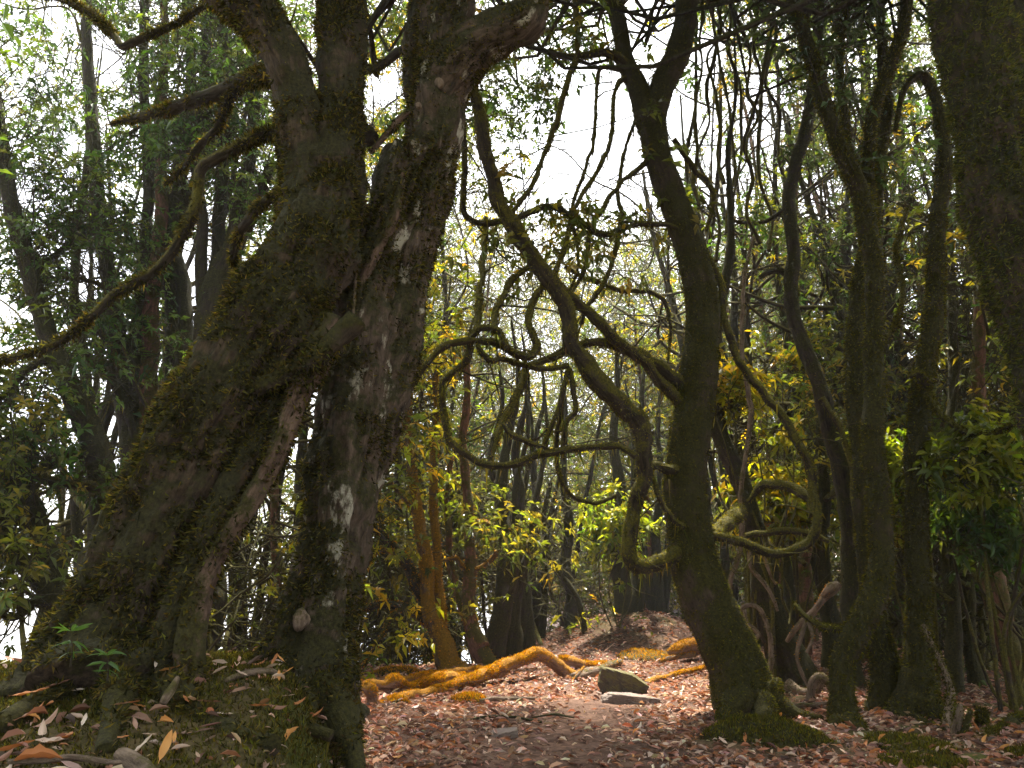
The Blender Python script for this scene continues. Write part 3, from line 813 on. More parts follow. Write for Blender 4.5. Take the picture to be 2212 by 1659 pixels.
F_root, F_t = tree('straight_mossy_tree', 'thick mossy trunk standing just behind the bent-footed forked tree', 'tree', (3.25, 6.8), [
    ('trunk', 'mossy', [(1925, 1580, 120), (1918, 1545, 82), (1908, 1490, 66), (1903, 1430, 58), (1893, 1360, 50), (1880, 1250, 44), (1869, 1120, 42), (1862, 986, 42), (1852, 886, 43), (1848, 803, 43), (1847, 736, 41), (1856, 653, 34), (1865, 586, 31), (1878, 500, 29), (1893, 420, 27), (1905, 320, 26), (1912, 220, 24), (1906, 120, 20), (1900, 0, 18), (1895, -100, 15)], 6.8, 7.2, dict(seg=30, step=0.045, lump=0.16, lfreq=6, fine=0.012, seed=97)),
    ('root', 'mossy', [(1935, 1545, 60), (1970, 1575, 40), (2010, 1600, 20)], 6.6, 6.1, dict(ROOT, seed=98)),
    ('branch', 'branch', [(1850, 820, 16), (1880, 780, 12), (1935, 700, 12), (1950, 620, 11), (1935, 540, 10), (1960, 450, 8)], 7.2, 7.6, dict(seed=99)),
], moss_n=26000, moss_kw=dict(cols=MOSS_GREEN, ln=(0.014, 0.04), patchy=0.9))
G_root, G_t = tree('hooked_tree', 'mossy tree near the right edge whose top hooks over to the left', 'tree', (3.5, 6.7), [
    ('trunk', 'mossy', [(1985, 1570, 150), (1978, 1530, 104), (1978, 1475, 74), (1982, 1406, 54), (1979, 1306, 49), (1980, 1206, 47), (1983, 1106, 47), (1982, 1003, 47), (1988, 886, 45), (1998, 820, 42), (2012, 736, 39), (2020, 653, 37), (2022, 570, 37), (2029, 467, 35), (2042, 367, 33), (2036, 283, 27), (2025, 227, 23), (2008, 183, 21), (1988, 163, 17), (1958, 187, 13), (1942, 233, 11), (1934, 285, 8)], 6.6, 7.0, dict(seg=32, step=0.042, lump=0.16, lfreq=6, fine=0.012, seed=101)),
    ('branch', 'branch', [(2000, 830, 30), (1985, 812, 22), (1972, 805, 14), (1968, 815, 8)], 6.5, 6.4, dict(seed=102)),
    ('branch', 'branch', [(2005, 850, 18), (2020, 880, 15), (2050, 910, 15), (2090, 935, 14), (2140, 940, 13), (2160, 930, 12), (2190, 915, 10), (2230, 890, 8)], 6.6, 6.0, dict(seed=103)),
    ('branch', 'deadwood', [(1995, 1355, 20), (2008, 1382, 15), (2031, 1429, 16), (2054, 1487, 16), (2052, 1533, 19), (2044, 1571, 21), (2044, 1610, 16)], 6.5, 5.9, dict(seed=104, lump=0.3)),
    ('root', 'mossy', [(2010, 1530, 50), (2050, 1560, 36), (2090, 1580, 18)], 6.4, 6.1, dict(ROOT, seed=105)),
], moss_n=30000, moss_kw=dict(cols=MOSS_GREEN, ln=(0.014, 0.04), patchy=0.9))
H_root, H_t = tree('edge_tree', 'broad shaggy moss-coated trunk leaning in at the right edge', 'tree', (3.25, 4.4), [
    ('trunk', 'giant', [(2440, 1640, 280), (2430, 1500, 240), (2410, 1250, 225), (2370, 1000, 215), (2318, 760, 200), (2260, 600, 186), (2205, 470, 178), (2160, 340, 166), (2120, 210, 152), (2088, 80, 138), (2068, -30, 130), (2045, -200, 115)], 4.3, 4.6, dict(BIG, seed=111, flute=0.05)),
], moss_n=70000, moss_kw=dict(ln=(0.018, 0.05), wd=0.3, patchy=0.5, bias=0.1, cols=[(0.06, 0.07, 0.018), (0.085, 0.09, 0.025), (0.045, 0.05, 0.016), (0.12, 0.12, 0.03)]))
I_root, I_t = tree('corner_tree', 'dark trunk filling the upper right corner behind the shaggy trunk', 'tree', (5.6, 6.6), [
    ('trunk', 'dark', [(2420, 1540, 120), (2400, 1200, 105), (2370, 900, 100), (2320, 600, 96), (2262, 330, 92), (2215, 150, 88), (2180, -10, 84), (2140, -160, 80)], 6.6, 6.8, dict(MID, seed=113)),
], moss_n=9000)
J_root, J_t = tree('bowed_tree', 'dark bowed tree between the curving tree and the forked tree', 'tree', (3.3, 8.3), [
    ('trunk', 'dark', [(1848, 1500, 60), (1842, 1440, 40), (1838, 1340, 35), (1836, 1200, 33), (1830, 1106, 33), (1815, 1020, 34), (1796, 940, 36), (1779, 870, 36), (1754, 790, 32), (1731, 730, 32), (1713, 680, 30), (1708, 610, 30), (1713, 550, 27), (1709, 480, 26), (1704, 430, 26), (1718, 360, 26), (1738, 285, 26), (1755, 200, 25), (1765, 100, 22), (1775, -20, 20), (1780, -120, 17)], 8.2, 8.6, dict(seg=22, step=0.05, lump=0.2, fine=0.01, seed=115)),
    ('branch', 'dark', [(1718, 640, 20), (1705, 600, 18), (1680, 585, 15), (1655, 590, 12), (1640, 600, 8)], 8.5, 8.6, dict(seed=116)),
    ('branch', 'branch', [(1775, 860, 16), (1800, 900, 14), (1825, 950, 12), (1840, 1010, 13), (1845, 1080, 13), (1850, 1180, 11)], 8.2, 8.0, dict(seed=117)),
    ('branch', 'dark', [(1712, 430, 14), (1690, 455, 10), (1650, 480, 9), (1600, 480, 8), (1560, 470, 6)], 8.5, 8.8, dict(seed=118)),
], moss_n=9000, moss_kw=dict(beard=12))
K_root, K_t = tree('knotted_tree', 'dark knotted trunk wrapped in bare climbing stems behind the curving tree', 'tree', (3.05, 8.4), [
    ('trunk', 'dark', [(1725, 1510, 130), (1715, 1470, 98), (1692, 1410, 76), (1670, 1349, 66), (1657, 1275, 60), (1648, 1200, 54), (1636, 1150, 42), (1614, 1081, 37), (1586, 1007, 37), (1558, 935, 35), (1545, 870, 32), (1540, 790, 28), (1548, 690, 25), (1570, 590, 20), (1580, 470, 15), (1572, 340, 11), (1590, 200, 7), (1585, 60, 3)], 8.4, 8.6, dict(seg=30, step=0.04, lump=0.22, lfreq=6, flute=0.1, fine=0.014, seed=121)),
    ('climber', 'deadwood', [(1628, 510, 6), (1610, 586, 8), (1605, 653, 9), (1602, 753, 10), (1616, 850, 11), (1622, 886, 12), (1614, 960, 10), (1603, 1037, 10), (1598, 1081, 11), (1602, 1126, 12), (1601, 1171, 12), (1592, 1215, 11), (1580, 1245, 11), (1577, 1285, 10), (1590, 1330, 9), (1600, 1400, 9)], 7.7, 7.9, dict(seed=122)),
    ('climber', 'deadwood', [(1612, 1150, 8), (1618, 1186, 9), (1621, 1224, 10), (1645, 1254, 10), (1668, 1288, 9), (1680, 1320, 7)], 8.0, 8.0, dict(seed=123)),
    ('climber', 'deadwood', [(1630, 1175, 7), (1652, 1210, 8), (1665, 1245, 7), (1676, 1262, 5)], 8.0, 8.1, dict(seed=124)),
    ('climber', 'deadwood', [(1600, 1330, 9), (1604, 1312, 10), (1622, 1306, 10), (1642, 1316, 11), (1655, 1345, 11), (1666, 1390, 11), (1665, 1430, 13), (1652, 1468, 12)], 7.9, 7.8, dict(seed=125)),
    ('climber', 'deadwood', [(1608, 1318, 8), (1612, 1345, 10), (1630, 1360, 11), (1638, 1372, 10), (1622, 1384, 9), (1602, 1392, 8)], 7.85, 7.85, dict(seed=126)),
    ('root', 'deadwood', [(1700, 1480, 30), (1735, 1500, 24), (1765, 1490, 20), (1778, 1470, 12)], 7.9, 7.6, dict(seed=127)),
    ('root', 'deadwood', [(1750, 1515, 18), (1757, 1475, 18), (1775, 1462, 20), (1795, 1485, 16), (1800, 1515, 12)], 7.4, 7.3, dict(seed=128)),
], moss_n=9000)

# ---- lone climbers hanging in the canopy at the upper right
ORD = ['first', 'second', 'third', 'fourth', 'fifth', 'sixth', 'seventh', 'eighth', 'ninth', 'tenth']
for i in range(10):
    u = [1497, 1514, 1532, 1550, 1568, 1588, 1606, 1626, 1648, 1682][i]
    r_ = np.random.default_rng(300 + i)
    vs = np.linspace(-40, r_.uniform(330, 640), 9)
    pts = [(u + 14 * math.sin(v / 90.0 + i) + 9 * r_.normal(), v, r_.uniform(5, 10)) for v in vs]
    d = r_.uniform(7.5, 10)
    t = stem(pts, d, d + r_.uniform(-0.6, 0.6), seed=300 + i, lump=0.25)
    o = put_tube('hanging_vine', t, M['branch'], None)
    tag(o, ORD[i] + ' thin wavy vine counted from the curving tree, hanging in the upper right canopy', 'vine', 'vines hanging in the upper right canopy')

# ------------------------------------------------------------------ woodland behind
# where the canopy has its openings (photo u, v, half width, half height)
GAPS = [(1300, 290, 95, 130), (1215, 370, 60, 80), (1340, 400, 100, 60), (445, 620, 40, 150), (395, 560, 25, 60), (185, 600, 45, 60), (255, 900, 35, 110),
        (60, 430, 30, 30), (110, 1330, 90, 110), (230, 130, 40, 60), (470, 1230, 60, 60), (490, 1390, 70, 90), (830, 190, 40, 50),
        (1650, 240, 60, 90), (1560, 400, 40, 80), (1530, 130, 40, 60), (1760, 430, 40, 60), (150, 1120, 60, 50)]

def open_at(p):
    u, v, z = project(p)
    k = np.ones(len(p))
    for a, b, c, d in GAPS:
        q = ((u - a) / c) ** 2 + ((v - b) / d) ** 2
        k *= smooth(0.55, 1.35, q) * 0.97 + 0.03
    s_ = np.array(sdir)
    g = p - s_[None] * (p[:, 2:3] / s_[2])              # the clearing over the fallen log lets the sun in
    q = np.minimum(((g[:, 0] - 1.2) / 2.9) ** 2 + ((g[:, 1] - 10.3) / 2.8) ** 2, ((g[:, 0] - 4.1) / 1.0) ** 2 + ((g[:, 1] - 6.9) / 0.9) ** 2)
    k *= np.where(p[:, 2] > 2.5, smooth(0.75, 1.25, q) * 0.85 + 0.15, 1.0)
    return k

def keep_whorls(P, dens, seed):
    n = fbm(P * 1.1, seed, 3) * 0.9 + 0.5
    return (n < dens * 1.05) & (rng.random(len(P)) < open_at(P))

def spray(root, Panch, Danch, n, reach, cols, dens=0.8, sub=4, L=0.12, seed=0, r=0.008, hi=False, twigmat='twig', flat=0.5, sag=0.0):
    """leafy twigs growing from anchor points: twigs, side twigs, a leaf whorl on each tip"""
    idx = rng.integers(0, len(Panch), n)
    P0 = Panch[idx]
    d = rng.normal(size=(n, 3))
    d[:, 2] *= flat
    d = unit(d + Danch[idx] * 0.9 + np.array([0, 0, 0.25 - sag]))
    P1 = P0 + d * (reach * rng.uniform(0.35, 1.0, n))[:, None]
    k = keep_whorls(P1, dens, seed)
    P0, P1, d = P0[k], P1[k], d[k]
    n = len(P0)
    if n < 2:
        return
    V1, F1, C1 = twigs_from(P0, P1, r, r * 0.5)
    j = np.repeat(np.arange(n), sub)
    tt = rng.uniform(0.3, 1.0, len(j))
    Q0 = P0[j] + (P1[j] - P0[j]) * tt[:, None]
    dd = unit(d[j] + rng.normal(size=(len(j), 3)) * np.array([0.9, 0.9, 0.6]) + np.array([0, 0, 0.15]))
    Q1 = Q0 + dd * (reach * rng.uniform(0.12, 0.38, len(j)))[:, None]
    V2, F2, C2 = twigs_from(Q0, Q1, r * 0.6, r * 0.35, K=4)
    put_twigs('twigs', np.vstack([V1, V2]), np.vstack([F1, F2 + len(V1)]), root, twigmat)
    W = np.vstack([Q1, P1])
    A = unit(np.vstack([dd, d]) + np.array([0, 0, 0.4]))
    kk = rng.random(len(W)) < np.clip(open_at(W) + 0.1, 0, 1)
    if kk.sum() > 2:
        whorl_leaves(W[kk], A[kk], 7, L, cols, root, hi=hi)

def woods(name, label, base, H, stems=3, r=0.11, lean=(0, 0), spread=0.8, limbs=7, tw=40, cols=LEAF_GREEN, dens=0.8, seed=0, mat='dark', group=None, f0=0.35, L=0.12, moss_n=2500, reach=0.9, beard=6, sub=4, mosscols=MOSS_DARK, limb_len=0.26, low=False):
    R_ = np.random.default_rng(seed)
    x, y = base
    z = ground_z(x, y)
    root = thing(name, label, 'tree', (x, y, z), group)
    tubes, limb_t = [], []
    for s_ in range(stems):
        a = R_.uniform(0, 6.283)
        hx = lean[0] + spread * math.cos(a) * (stems > 1)
        hy = lean[1] + spread * math.sin(a) * 0.6 * (stems > 1)
        h = H * R_.uniform(0.75, 1.05)
        n = 8
        pts, rad = [], []
        wx, wy = 0.0, 0.0
        for i in range(n):
            f = i / (n - 1)
            if i:
                wx += R_.normal() * 0.045 * h / n * 2
                wy += R_.normal() * 0.045 * h / n * 2
            pts.append((x + 0.10 * math.cos(a) * (stems > 1) + hx * f ** 1.2 + wx, y + hy * f ** 1.2 + wy, z - 0.1 + (h + 0.1) * f))
            rad.append(r * (1.0 if s_ == 0 else R_.uniform(0.55, 0.9)) * (1.45 if i == 0 else 1.0) * (1 - 0.78 * f))
        t = tube(pts, rad, seg=12, step=0.09, lump=0.22, lfreq=5, seed=seed + s_ * 3, fine=0.008)
        tubes.append(t)
        put_tube('trunk', t, M[mat], root)
        for k in range(limbs):
            f = f0 + (0.97 - f0) * (k + R_.random()) / limbs
            i = int(f * (len(t['C']) - 1))
            c, rr = t['C'][i], t['r'][i]
            az = R_.uniform(0, 6.283)
            el = R_.uniform(-0.15, 0.8)
            d = np.array([math.cos(az) * math.cos(el), math.sin(az) * math.cos(el), math.sin(el)])
            ln = H * limb_len * R_.uniform(0.6, 1.2)
            lp = [c]
            for m_ in range(4):
                d = unit(d + R_.normal(size=3) * 0.38 + np.array([0, 0, 0.08]))
                lp.append(lp[-1] + d * ln / 4)
            rb = min(rr * 0.6, 0.05)
            lt = tube(lp, [rb, rb * 0.8, rb * 0.62, rb * 0.45, rb * 0.25], seg=7, step=0.09, lump=0.25, seed=seed + k)
            limb_t.append(lt)
            put_tube('branch', lt, M['branch'], root)
    if moss_n:
        moss(tubes + limb_t, root, moss_n, cols=mosscols, ln=(0.02, 0.05), beard=beard, patchy=0.7, beard_len=(0.06, 0.3))
    P, D = tube_anchors(limb_t, 0.25)
    spray(root, P, D, tw * stems * limbs // 7, reach, cols, dens, sub, L, seed)
    return root

def bx(u, d):
    return (u - 1106) / FOC * d * 1.0

# ---- trees of the left slope, seen between the leaning giant and the frame
T1_root, T1_t = tree('slope_tree', 'dark tree on the left slope leaning away to the upper left', 'tree', (-4.0, 7.6), [
    ('trunk', 'dark', [(250, 1420, 90), (238, 1250, 72), (222, 1090, 62), (203, 970, 55), (168, 865, 47), (122, 762, 42), (90, 680, 38), (65, 585, 37), (40, 500, 35), (20, 420, 31), (5, 320, 28), (-10, 200, 24)], 7.6, 7.4, dict(seg=20, step=0.06, lump=0.18, fine=0.01, seed=131)),
    ('branch', 'dark', [(205, 975, 26), (150, 985, 22), (100, 1010, 18), (40, 1040, 16), (-20, 1060, 13)], 7.6, 7.0, dict(seed=132)),
    ('branch', 'branch', [(225, 1060, 26), (190, 1050, 24), (120, 1040, 22), (60, 1025, 20), (-10, 1020, 16)], 7.5, 6.8, dict(seed=133)),
    ('branch', 'dark', [(120, 765, 22), (60, 800, 16), (10, 850, 14), (-30, 880, 12)], 7.5, 7.2, dict(seed=134)),
    ('branch', 'dark', [(60, 590, 20), (110, 560, 14), (160, 520, 12), (210, 500, 8)], 7.5, 7.9, dict(seed=135)),
], moss_n=6000, moss_kw=dict(beard=22))
T2_root, T2_t = tree('clustered_tree', 'cluster of upright mossy stems rising behind the leaning giant', 'tree', (-4.1, 8.8), [
    ('trunk', 'dark', [(330, 1420, 90), (318, 1200, 74), (300, 1010, 60), (276, 885, 46), (262, 790, 38), (246, 685, 34), (230, 590, 32), (216, 480, 31), (206, 350, 28), (196, 220, 24), (190, 80, 20), (188, -60, 17)], 8.8, 8.8, dict(seg=18, step=0.07, lump=0.18, fine=0.01, seed=141)),
    ('trunk', 'dark', [(300, 1020, 36), (291, 900, 30), (289, 780, 28), (299, 655, 27), (312, 540, 25), (322, 420, 24), (318, 300, 22), (310, 160, 20), (312, 0, 18), (314, -80, 15)], 8.7, 9.2, dict(seg=16, step=0.07, lump=0.18, fine=0.01, seed=142)),
    ('trunk', 'red', [(330, 1080, 40), (324, 960, 38), (320, 830, 37), (326, 720, 35), (330, 640, 30), (345, 500, 26), (350, 380, 24), (345, 250, 22), (356, 100, 18), (350, -60, 14)], 8.8, 9.0, dict(seg=16, step=0.07, lump=0.25, fine=0.012, seed=143)),
    ('trunk', 'dark', [(345, 1060, 40), (368, 900, 32), (373, 760, 31), (370, 640, 32), (358, 540, 30), (382, 420, 27), (402, 300, 26), (412, 160, 22), (405, 0, 20), (400, -90, 16)], 8.9, 9.4, dict(seg=16, step=0.07, lump=0.18, fine=0.01, seed=144)),
    ('trunk', 'dark', [(375, 840, 30), (398, 720, 32), (392, 600, 32), (378, 520, 28), (428, 380, 26), (440, 240, 24), (445, 100, 20), (440, -60, 16)], 8.9, 9.6, dict(seg=16, step=0.07, lump=0.18, fine=0.01, seed=145)),
    ('branch', 'dark', [(300, 960, 24), (272, 880, 20), (240, 820, 18), (215, 795, 17), (193, 775, 16), (178, 740, 15), (160, 690, 10)], 8.7, 8.4, dict(seed=146)),
    ('branch', 'branch', [(262, 800, 18), (235, 740, 14), (200, 705, 12), (175, 690, 8)], 8.7, 8.6, dict(seed=147)),
    ('branch', 'branch', [(300, 690, 14), (250, 640, 12), (215, 615, 11), (170, 600, 7)], 8.8, 8.2, dict(seed=148)),
], moss_n=14000, moss_kw=dict(beard=16))
T3_root, T3_t = tree('fan_tree', 'stout trunk fanning into several limbs just left of the leaning giant', 'tree', (-3.5, 8.2), [
    ('trunk', 'dark', [(430, 1420, 110), (432, 1200, 90), (434, 1000, 76), (440, 860, 70), (452, 740, 66), (468, 640, 58), (486, 580, 48), (505, 540, 40), (530, 490, 32), (560, 430, 26), (585, 350, 20)], 8.2, 8.2, dict(seg=20, step=0.06, lump=0.18, fine=0.012, seed=151)),
    ('limb', 'dark', [(462, 680, 40), (470, 560, 32), (474, 450, 27), (482, 320, 25), (485, 180, 22), (482, 40, 19), (480, -80, 16)], 8.2, 8.8, dict(seed=152)),
    ('limb', 'dark', [(480, 600, 34), (510, 470, 26), (540, 330, 24), (550, 190, 22), (540, 60, 18), (545, -70, 15)], 8.2, 8.7, dict(seed=153)),
    ('limb', 'dark', [(455, 720, 34), (432, 600, 26), (436, 480, 24), (420, 350, 20), (425, 230, 16)], 8.2, 8.0, dict(seed=154)),
], moss_n=9000, moss_kw=dict(beard=14))
T4_root, T4_t = tree('low_spreading_tree', 'low dark tree spreading bare limbs at the lower left edge', 'tree', (-3.9, 6.8), [
    ('trunk', 'dark', [(215, 1450, 90), (180, 1380, 76), (150, 1325, 62), (122, 1260, 50), (100, 1190, 42), (82, 1120, 36), (60, 1050, 30), (50, 960, 24)], 6.6, 6.8, dict(seg=18, step=0.05, lump=0.2, fine=0.01, seed=161)),
    ('limb', 'dark', [(145, 1320, 46), (95, 1265, 38), (50, 1215, 34), (10, 1150, 30), (-20, 1100, 26)], 6.6, 6.3, dict(seed=162)),
    ('branch', 'dark', [(150, 1320, 30), (100, 1300, 24), (50, 1305, 20), (0, 1285, 18), (-30, 1275, 15)], 6.6, 6.2, dict(seed=163)),
    ('branch', 'dark', [(70, 1310, 16), (30, 1335, 15), (-10, 1320, 12)], 6.4, 6.2, dict(seed=164)),
    ('branch', 'branch', [(108, 1195, 16), (50, 1130, 12), (0, 1140, 10), (-20, 1135, 9)], 6.7, 6.4, dict(seed=165)),
], moss_n=4000, moss_kw=dict(beard=10))
for i, (rt, tt, n) in enumerate(((T1_root, T1_t, 420), (T2_root, T2_t, 520), (T3_root, T3_t, 360), (T4_root, T4_t, 300))):
    P, D = tube_anchors(tt, 0.35)
    spray(rt, P, D, n, 1.15, LEAF_GREEN if i != 3 else LEAF_OLIVE, 0.56, 5, 0.10, 400 + i)

left = [(-4.9, 9.6, 'slender tree on the left slope nearest the left frame edge', 10.5), (-6.3, 10.5, 'tall leafy tree at the far left edge of the slope', 11), (-5.2, 11.6, 'slender tree standing behind the cluster of upright stems', 12),
        (-3.6, 11.2, 'slender leafy tree seen between the upright cluster and the leaning giant', 12), (-2.9, 10.2, 'pair of thin reddish stems seen through the gap between the two big left trees', 8), (-4.4, 13.5, 'misty tree far down the left slope', 14), (-7.2, 13.0, 'tall tree far down the left slope by the frame edge', 14)]
for i, (x, y, lab, H) in enumerate(left):
    woods('slender_tree', lab, (x, y), H - ground_z(x, y) * 0.6, stems=3 if i != 4 else 2, r=0.10 if i != 4 else 0.07, spread=1.1, limbs=8, tw=46, cols=[LEAF_GREEN, LEAF_GREEN, LEAF_OLIVE, LEAF_GREEN, LEAF_OLIVE, LEAF_OLIVE, LEAF_GREEN][i], dens=0.52, seed=500 + i * 11, mat='dark' if i != 4 else 'red', f0=0.22, L=0.10, group='trees on the left slope', reach=1.15, beard=10, sub=5)

# ---- trees just beyond the fallen log
N_root, N_t = tree('golden_moss_tree', 'tree with golden moss up its leaning foot behind the fallen log', 'tree', (-0.85, 9.9), [
    ('trunk', 'gold', [(985, 1462, 76), (968, 1434, 52), (957, 1389, 44), (935, 1346, 37), (924, 1289, 31), (919, 1223, 29), (910, 1156, 26), (904, 1106, 24), (893, 1040, 22), (884, 960, 20), (880, 880, 18), (890, 780, 16), (900, 680, 14)], 9.8, 10.0, dict(seg=24, step=0.05, lump=0.2, fine=0.014, seed=171)),
    ('trunk', 'gold', [(962, 1400, 34), (951, 1359, 26), (947, 1273, 23), (944, 1190, 21), (938, 1106, 19), (936, 1000, 17), (945, 900, 15), (940, 800, 13)], 9.9, 10.3, dict(seg=16, step=0.05, lump=0.2, fine=0.012, seed=172)),
    ('branch', 'dark', [(915, 1290, 30), (904, 1266, 27), (884, 1223, 25), (854, 1189, 23), (827, 1159, 20), (800, 1140, 14), (780, 1132, 9)], 10.0, 9.6, dict(seed=173)),
    ('branch', 'dark', [(925, 1345, 28), (907, 1326, 24), (870, 1312, 21), (837, 1306, 19), (804, 1309, 16), (767, 1320, 11), (745, 1330, 7)], 10.0, 9.4, dict(seed=174)),
    ('branch', 'branch', [(850, 1190, 10), (820, 1190, 10), (800, 1200, 8), (780, 1195, 6)], 9.7, 9.4, dict(seed=175)),
    ('branch', 'branch', [(870, 1312, 12), (848, 1330, 10), (825, 1370, 9), (800, 1420, 8), (775, 1440, 6), (740, 1442, 5)], 9.8, 9.2, dict(seed=176)),
    ('branch', 'gold', [(905, 1120, 12), (880, 1085, 11), (850, 1050, 9), (838, 1035, 6)], 10.0, 9.6, dict(seed=177)),
], moss_n=9000, moss_kw=dict(cols=MOSS_GOLD, ln=(0.015, 0.04), bias=0.6, patchy=1.2, beard=8))
O_root, O_t = tree('red_barked_tree', 'reddish peeling-barked tree standing behind the middle of the fallen log', 'tree', (-0.4, 10.3), [
    ('trunk', 'red', [(1056, 1450, 60), (1048, 1428, 44), (1030, 1389, 38), (1017, 1339, 31), (1014, 1273, 28), (1017, 1206, 26), (1014, 1139, 23), (1006, 1050, 20), (1000, 950, 18), (1010, 840, 15), (1005, 740, 12)], 10.2, 10.4, dict(seg=20, step=0.05, lump=0.2, fine=0.012, seed=181)),
    ('trunk', 'red', [(1040, 1400, 34), (1012, 1340, 22), (992, 1290, 19), (977, 1239, 17), (970, 1170, 15), (965, 1080, 13), (975, 980, 11)], 10.2, 10.6, dict(seg=14, step=0.05, lump=0.2, fine=0.01, seed=182)),
    ('branch', 'gold', [(1014, 1232, 13), (1040, 1225, 11), (1065, 1205, 11), (1072, 1190, 8)], 10.3, 10.1, dict(seed=183)),
    ('branch', 'gold', [(1016, 1150, 12), (1024, 1134, 15), (1045, 1130, 14), (1062, 1136, 10)], 10.3, 10.1, dict(seed=184)),
    ('branch', 'gold', [(1013, 1235, 12), (995, 1220, 12), (985, 1205, 11), (960, 1210, 7)], 10.3, 10.1, dict(seed=185)),
], moss_n=2500, moss_kw=dict(cols=MOSS_GOLD))
dk = [(1070, 1432, 46, [(1085, 1270), (1088, 1170), (1080, 1060), (1095, 950)], 10.9, 'dark trunk close behind the reddish-barked tree'),
      (1112, 1428, 40, [(1104, 1290), (1116, 1180), (1122, 1080), (1115, 960)], 11.4, 'dark trunk second to the right of the reddish-barked tree'),
      (1142, 1412, 38, [(1126, 1300), (1098, 1180), (1090, 1090), (1060, 990)], 11.8, 'dark trunk leaning left beyond the hump of the fallen log'),
      (1163, 1405, 30, [(1160, 1300), (1150, 1200), (1160, 1090), (1150, 980)], 13.0, 'thin dark trunk right above the hump of the fallen log')]
for i, (u, v, w, pts, d, lab) in enumerate(dk):
    rt, tt = tree('dark_tree', lab, 'tree', (bx(u, d), d), [
        ('trunk', 'dark', [(u + 4, v + 22, w * 1.5), (u, v, w)] + [(a + 0.0, b, w * (0.78 - 0.11 * k)) for k, (a, b) in enumerate(pts)] + [(pts[-1][0] + 25, pts[-1][1] - 120, w * 0.25), (pts[-1][0] + 10, pts[-1][1] - 260, w * 0.1)], d, d + 0.4, dict(seg=16, step=0.06, lump=0.22, fine=0.012, seed=190 + i)),
        ('trunk', 'dark', [(u + 2, v - 10, w * 0.7), (pts[0][0] + 16, pts[0][1], w * 0.5), (pts[1][0] + 26, pts[1][1], w * 0.42), (pts[2][0] + 34, pts[2][1], w * 0.34), (pts[2][0] + 60, pts[2][1] - 130, w * 0.22), (pts[2][0] + 50, pts[2][1] - 260, w * 0.08)], d, d + 0.6, dict(seg=12, step=0.06, lump=0.22, fine=0.01, seed=195 + i)),
    ], group='dark trunks behind the fallen log', moss_n=1500)
# mound trees
Q_root, Q_t = tree('mound_tree', 'spreading-rooted mossy tree standing on top of the leafy mound', 'tree', (1.86, 12.9), [
    ('trunk', 'mossy', [(1344, 1372, 105), (1344, 1346, 74), (1347, 1306, 50), (1340, 1239, 36), (1330, 1150, 30), (1336, 1050, 26), (1325, 940, 18), (1335, 820, 11), (1328, 700, 4)], 12.8, 13.2, dict(seg=20, step=0.06, lump=0.22, flute=0.12, nfl=4, fine=0.012, seed=201)),
    ('trunk', 'mossy', [(1362, 1350, 50), (1372, 1290, 34), (1380, 1210, 28), (1376, 1120, 25), (1390, 1000, 18), (1384, 880, 12), (1395, 760, 5)], 13.0, 13.5, dict(seg=16, step=0.06, lump=0.22, fine=0.012, seed=202)),
    ('root', 'mossy', [(1335, 1350, 30), (1322, 1372, 24), (1310, 1392, 14)], 12.7, 12.4, dict(ROOT, step=0.05, seed=203)),
    ('root', 'mossy', [(1365, 1352, 36), (1390, 1375, 28), (1412, 1400, 18), (1428, 1415, 10)], 12.8, 12.3, dict(ROOT, step=0.05, seed=204)),
], moss_n=3500, moss_kw=dict(cols=MOSS_GREEN))
Q2_root, Q2_t = tree('mound_edge_tree', 'slim mossy bowed tree at the left foot of the leafy mound', 'tree', (1.15, 12.3), [
    ('trunk', 'mossy', [(1266, 1398, 26), (1264, 1372, 15), (1256, 1320, 13), (1246, 1290, 13), (1228, 1262, 13), (1205, 1235, 12), (1185, 1195, 11), (1175, 1120, 10), (1190, 1040, 9)], 12.2, 12.4, dict(seed=205)),
    ('trunk', 'dark', [(1236, 1402, 48), (1238, 1380, 36), (1236, 1306, 28), (1222, 1220, 24), (1228, 1130, 21), (1215, 1020, 16), (1222, 900, 10), (1210, 780, 4)], 12.9, 13.3, dict(seg=14, fine=0.01, seed=206)),
], moss_n=1500)
Q3_root, Q3_t = tree('grey_clump_tree', 'clump of straight grey stems behind the mound to its right', 'tree', (2.6, 13.8), [
    ('trunk', 'dark', [(1420, 1400, 50), (1416, 1372, 34), (1408, 1300, 26), (1394, 1230, 22), (1382, 1150, 19), (1370, 1050, 16), (1366, 930, 11), (1350, 820, 4)], 13.8, 14.2, dict(seg=14, fine=0.01, seed=207)),
    ('trunk', 'dark', [(1424, 1380, 30), (1424, 1300, 24), (1420, 1230, 22), (1418, 1140, 20), (1428, 1040, 17), (1420, 930, 11), (1430, 800, 4)], 13.8, 14.2, dict(seg=14, fine=0.01, seed=208)),
    ('trunk', 'dark', [(1428, 1390, 28), (1436, 1300, 22), (1440, 1220, 20), (1448, 1130, 17), (1440, 1020, 12), (1452, 900, 5)], 13.9, 14.3, dict(seg=14, fine=0.01, seed=209)),
], moss_n=2000)
for i, (rt, tt, n, cols) in enumerate(((N_root, N_t, 150, LEAF_YELLOW), (O_root, O_t, 130, LEAF_OLIVE), (Q_root, Q_t, 160, LEAF_YELLOW), (Q3_root, Q3_t, 150, LEAF_OLIVE))):
    P, D = tube_anchors(tt, 0.6)
    spray(rt, P, D, n, 1.2, cols, 0.7, 5, 0.125, 430 + i)

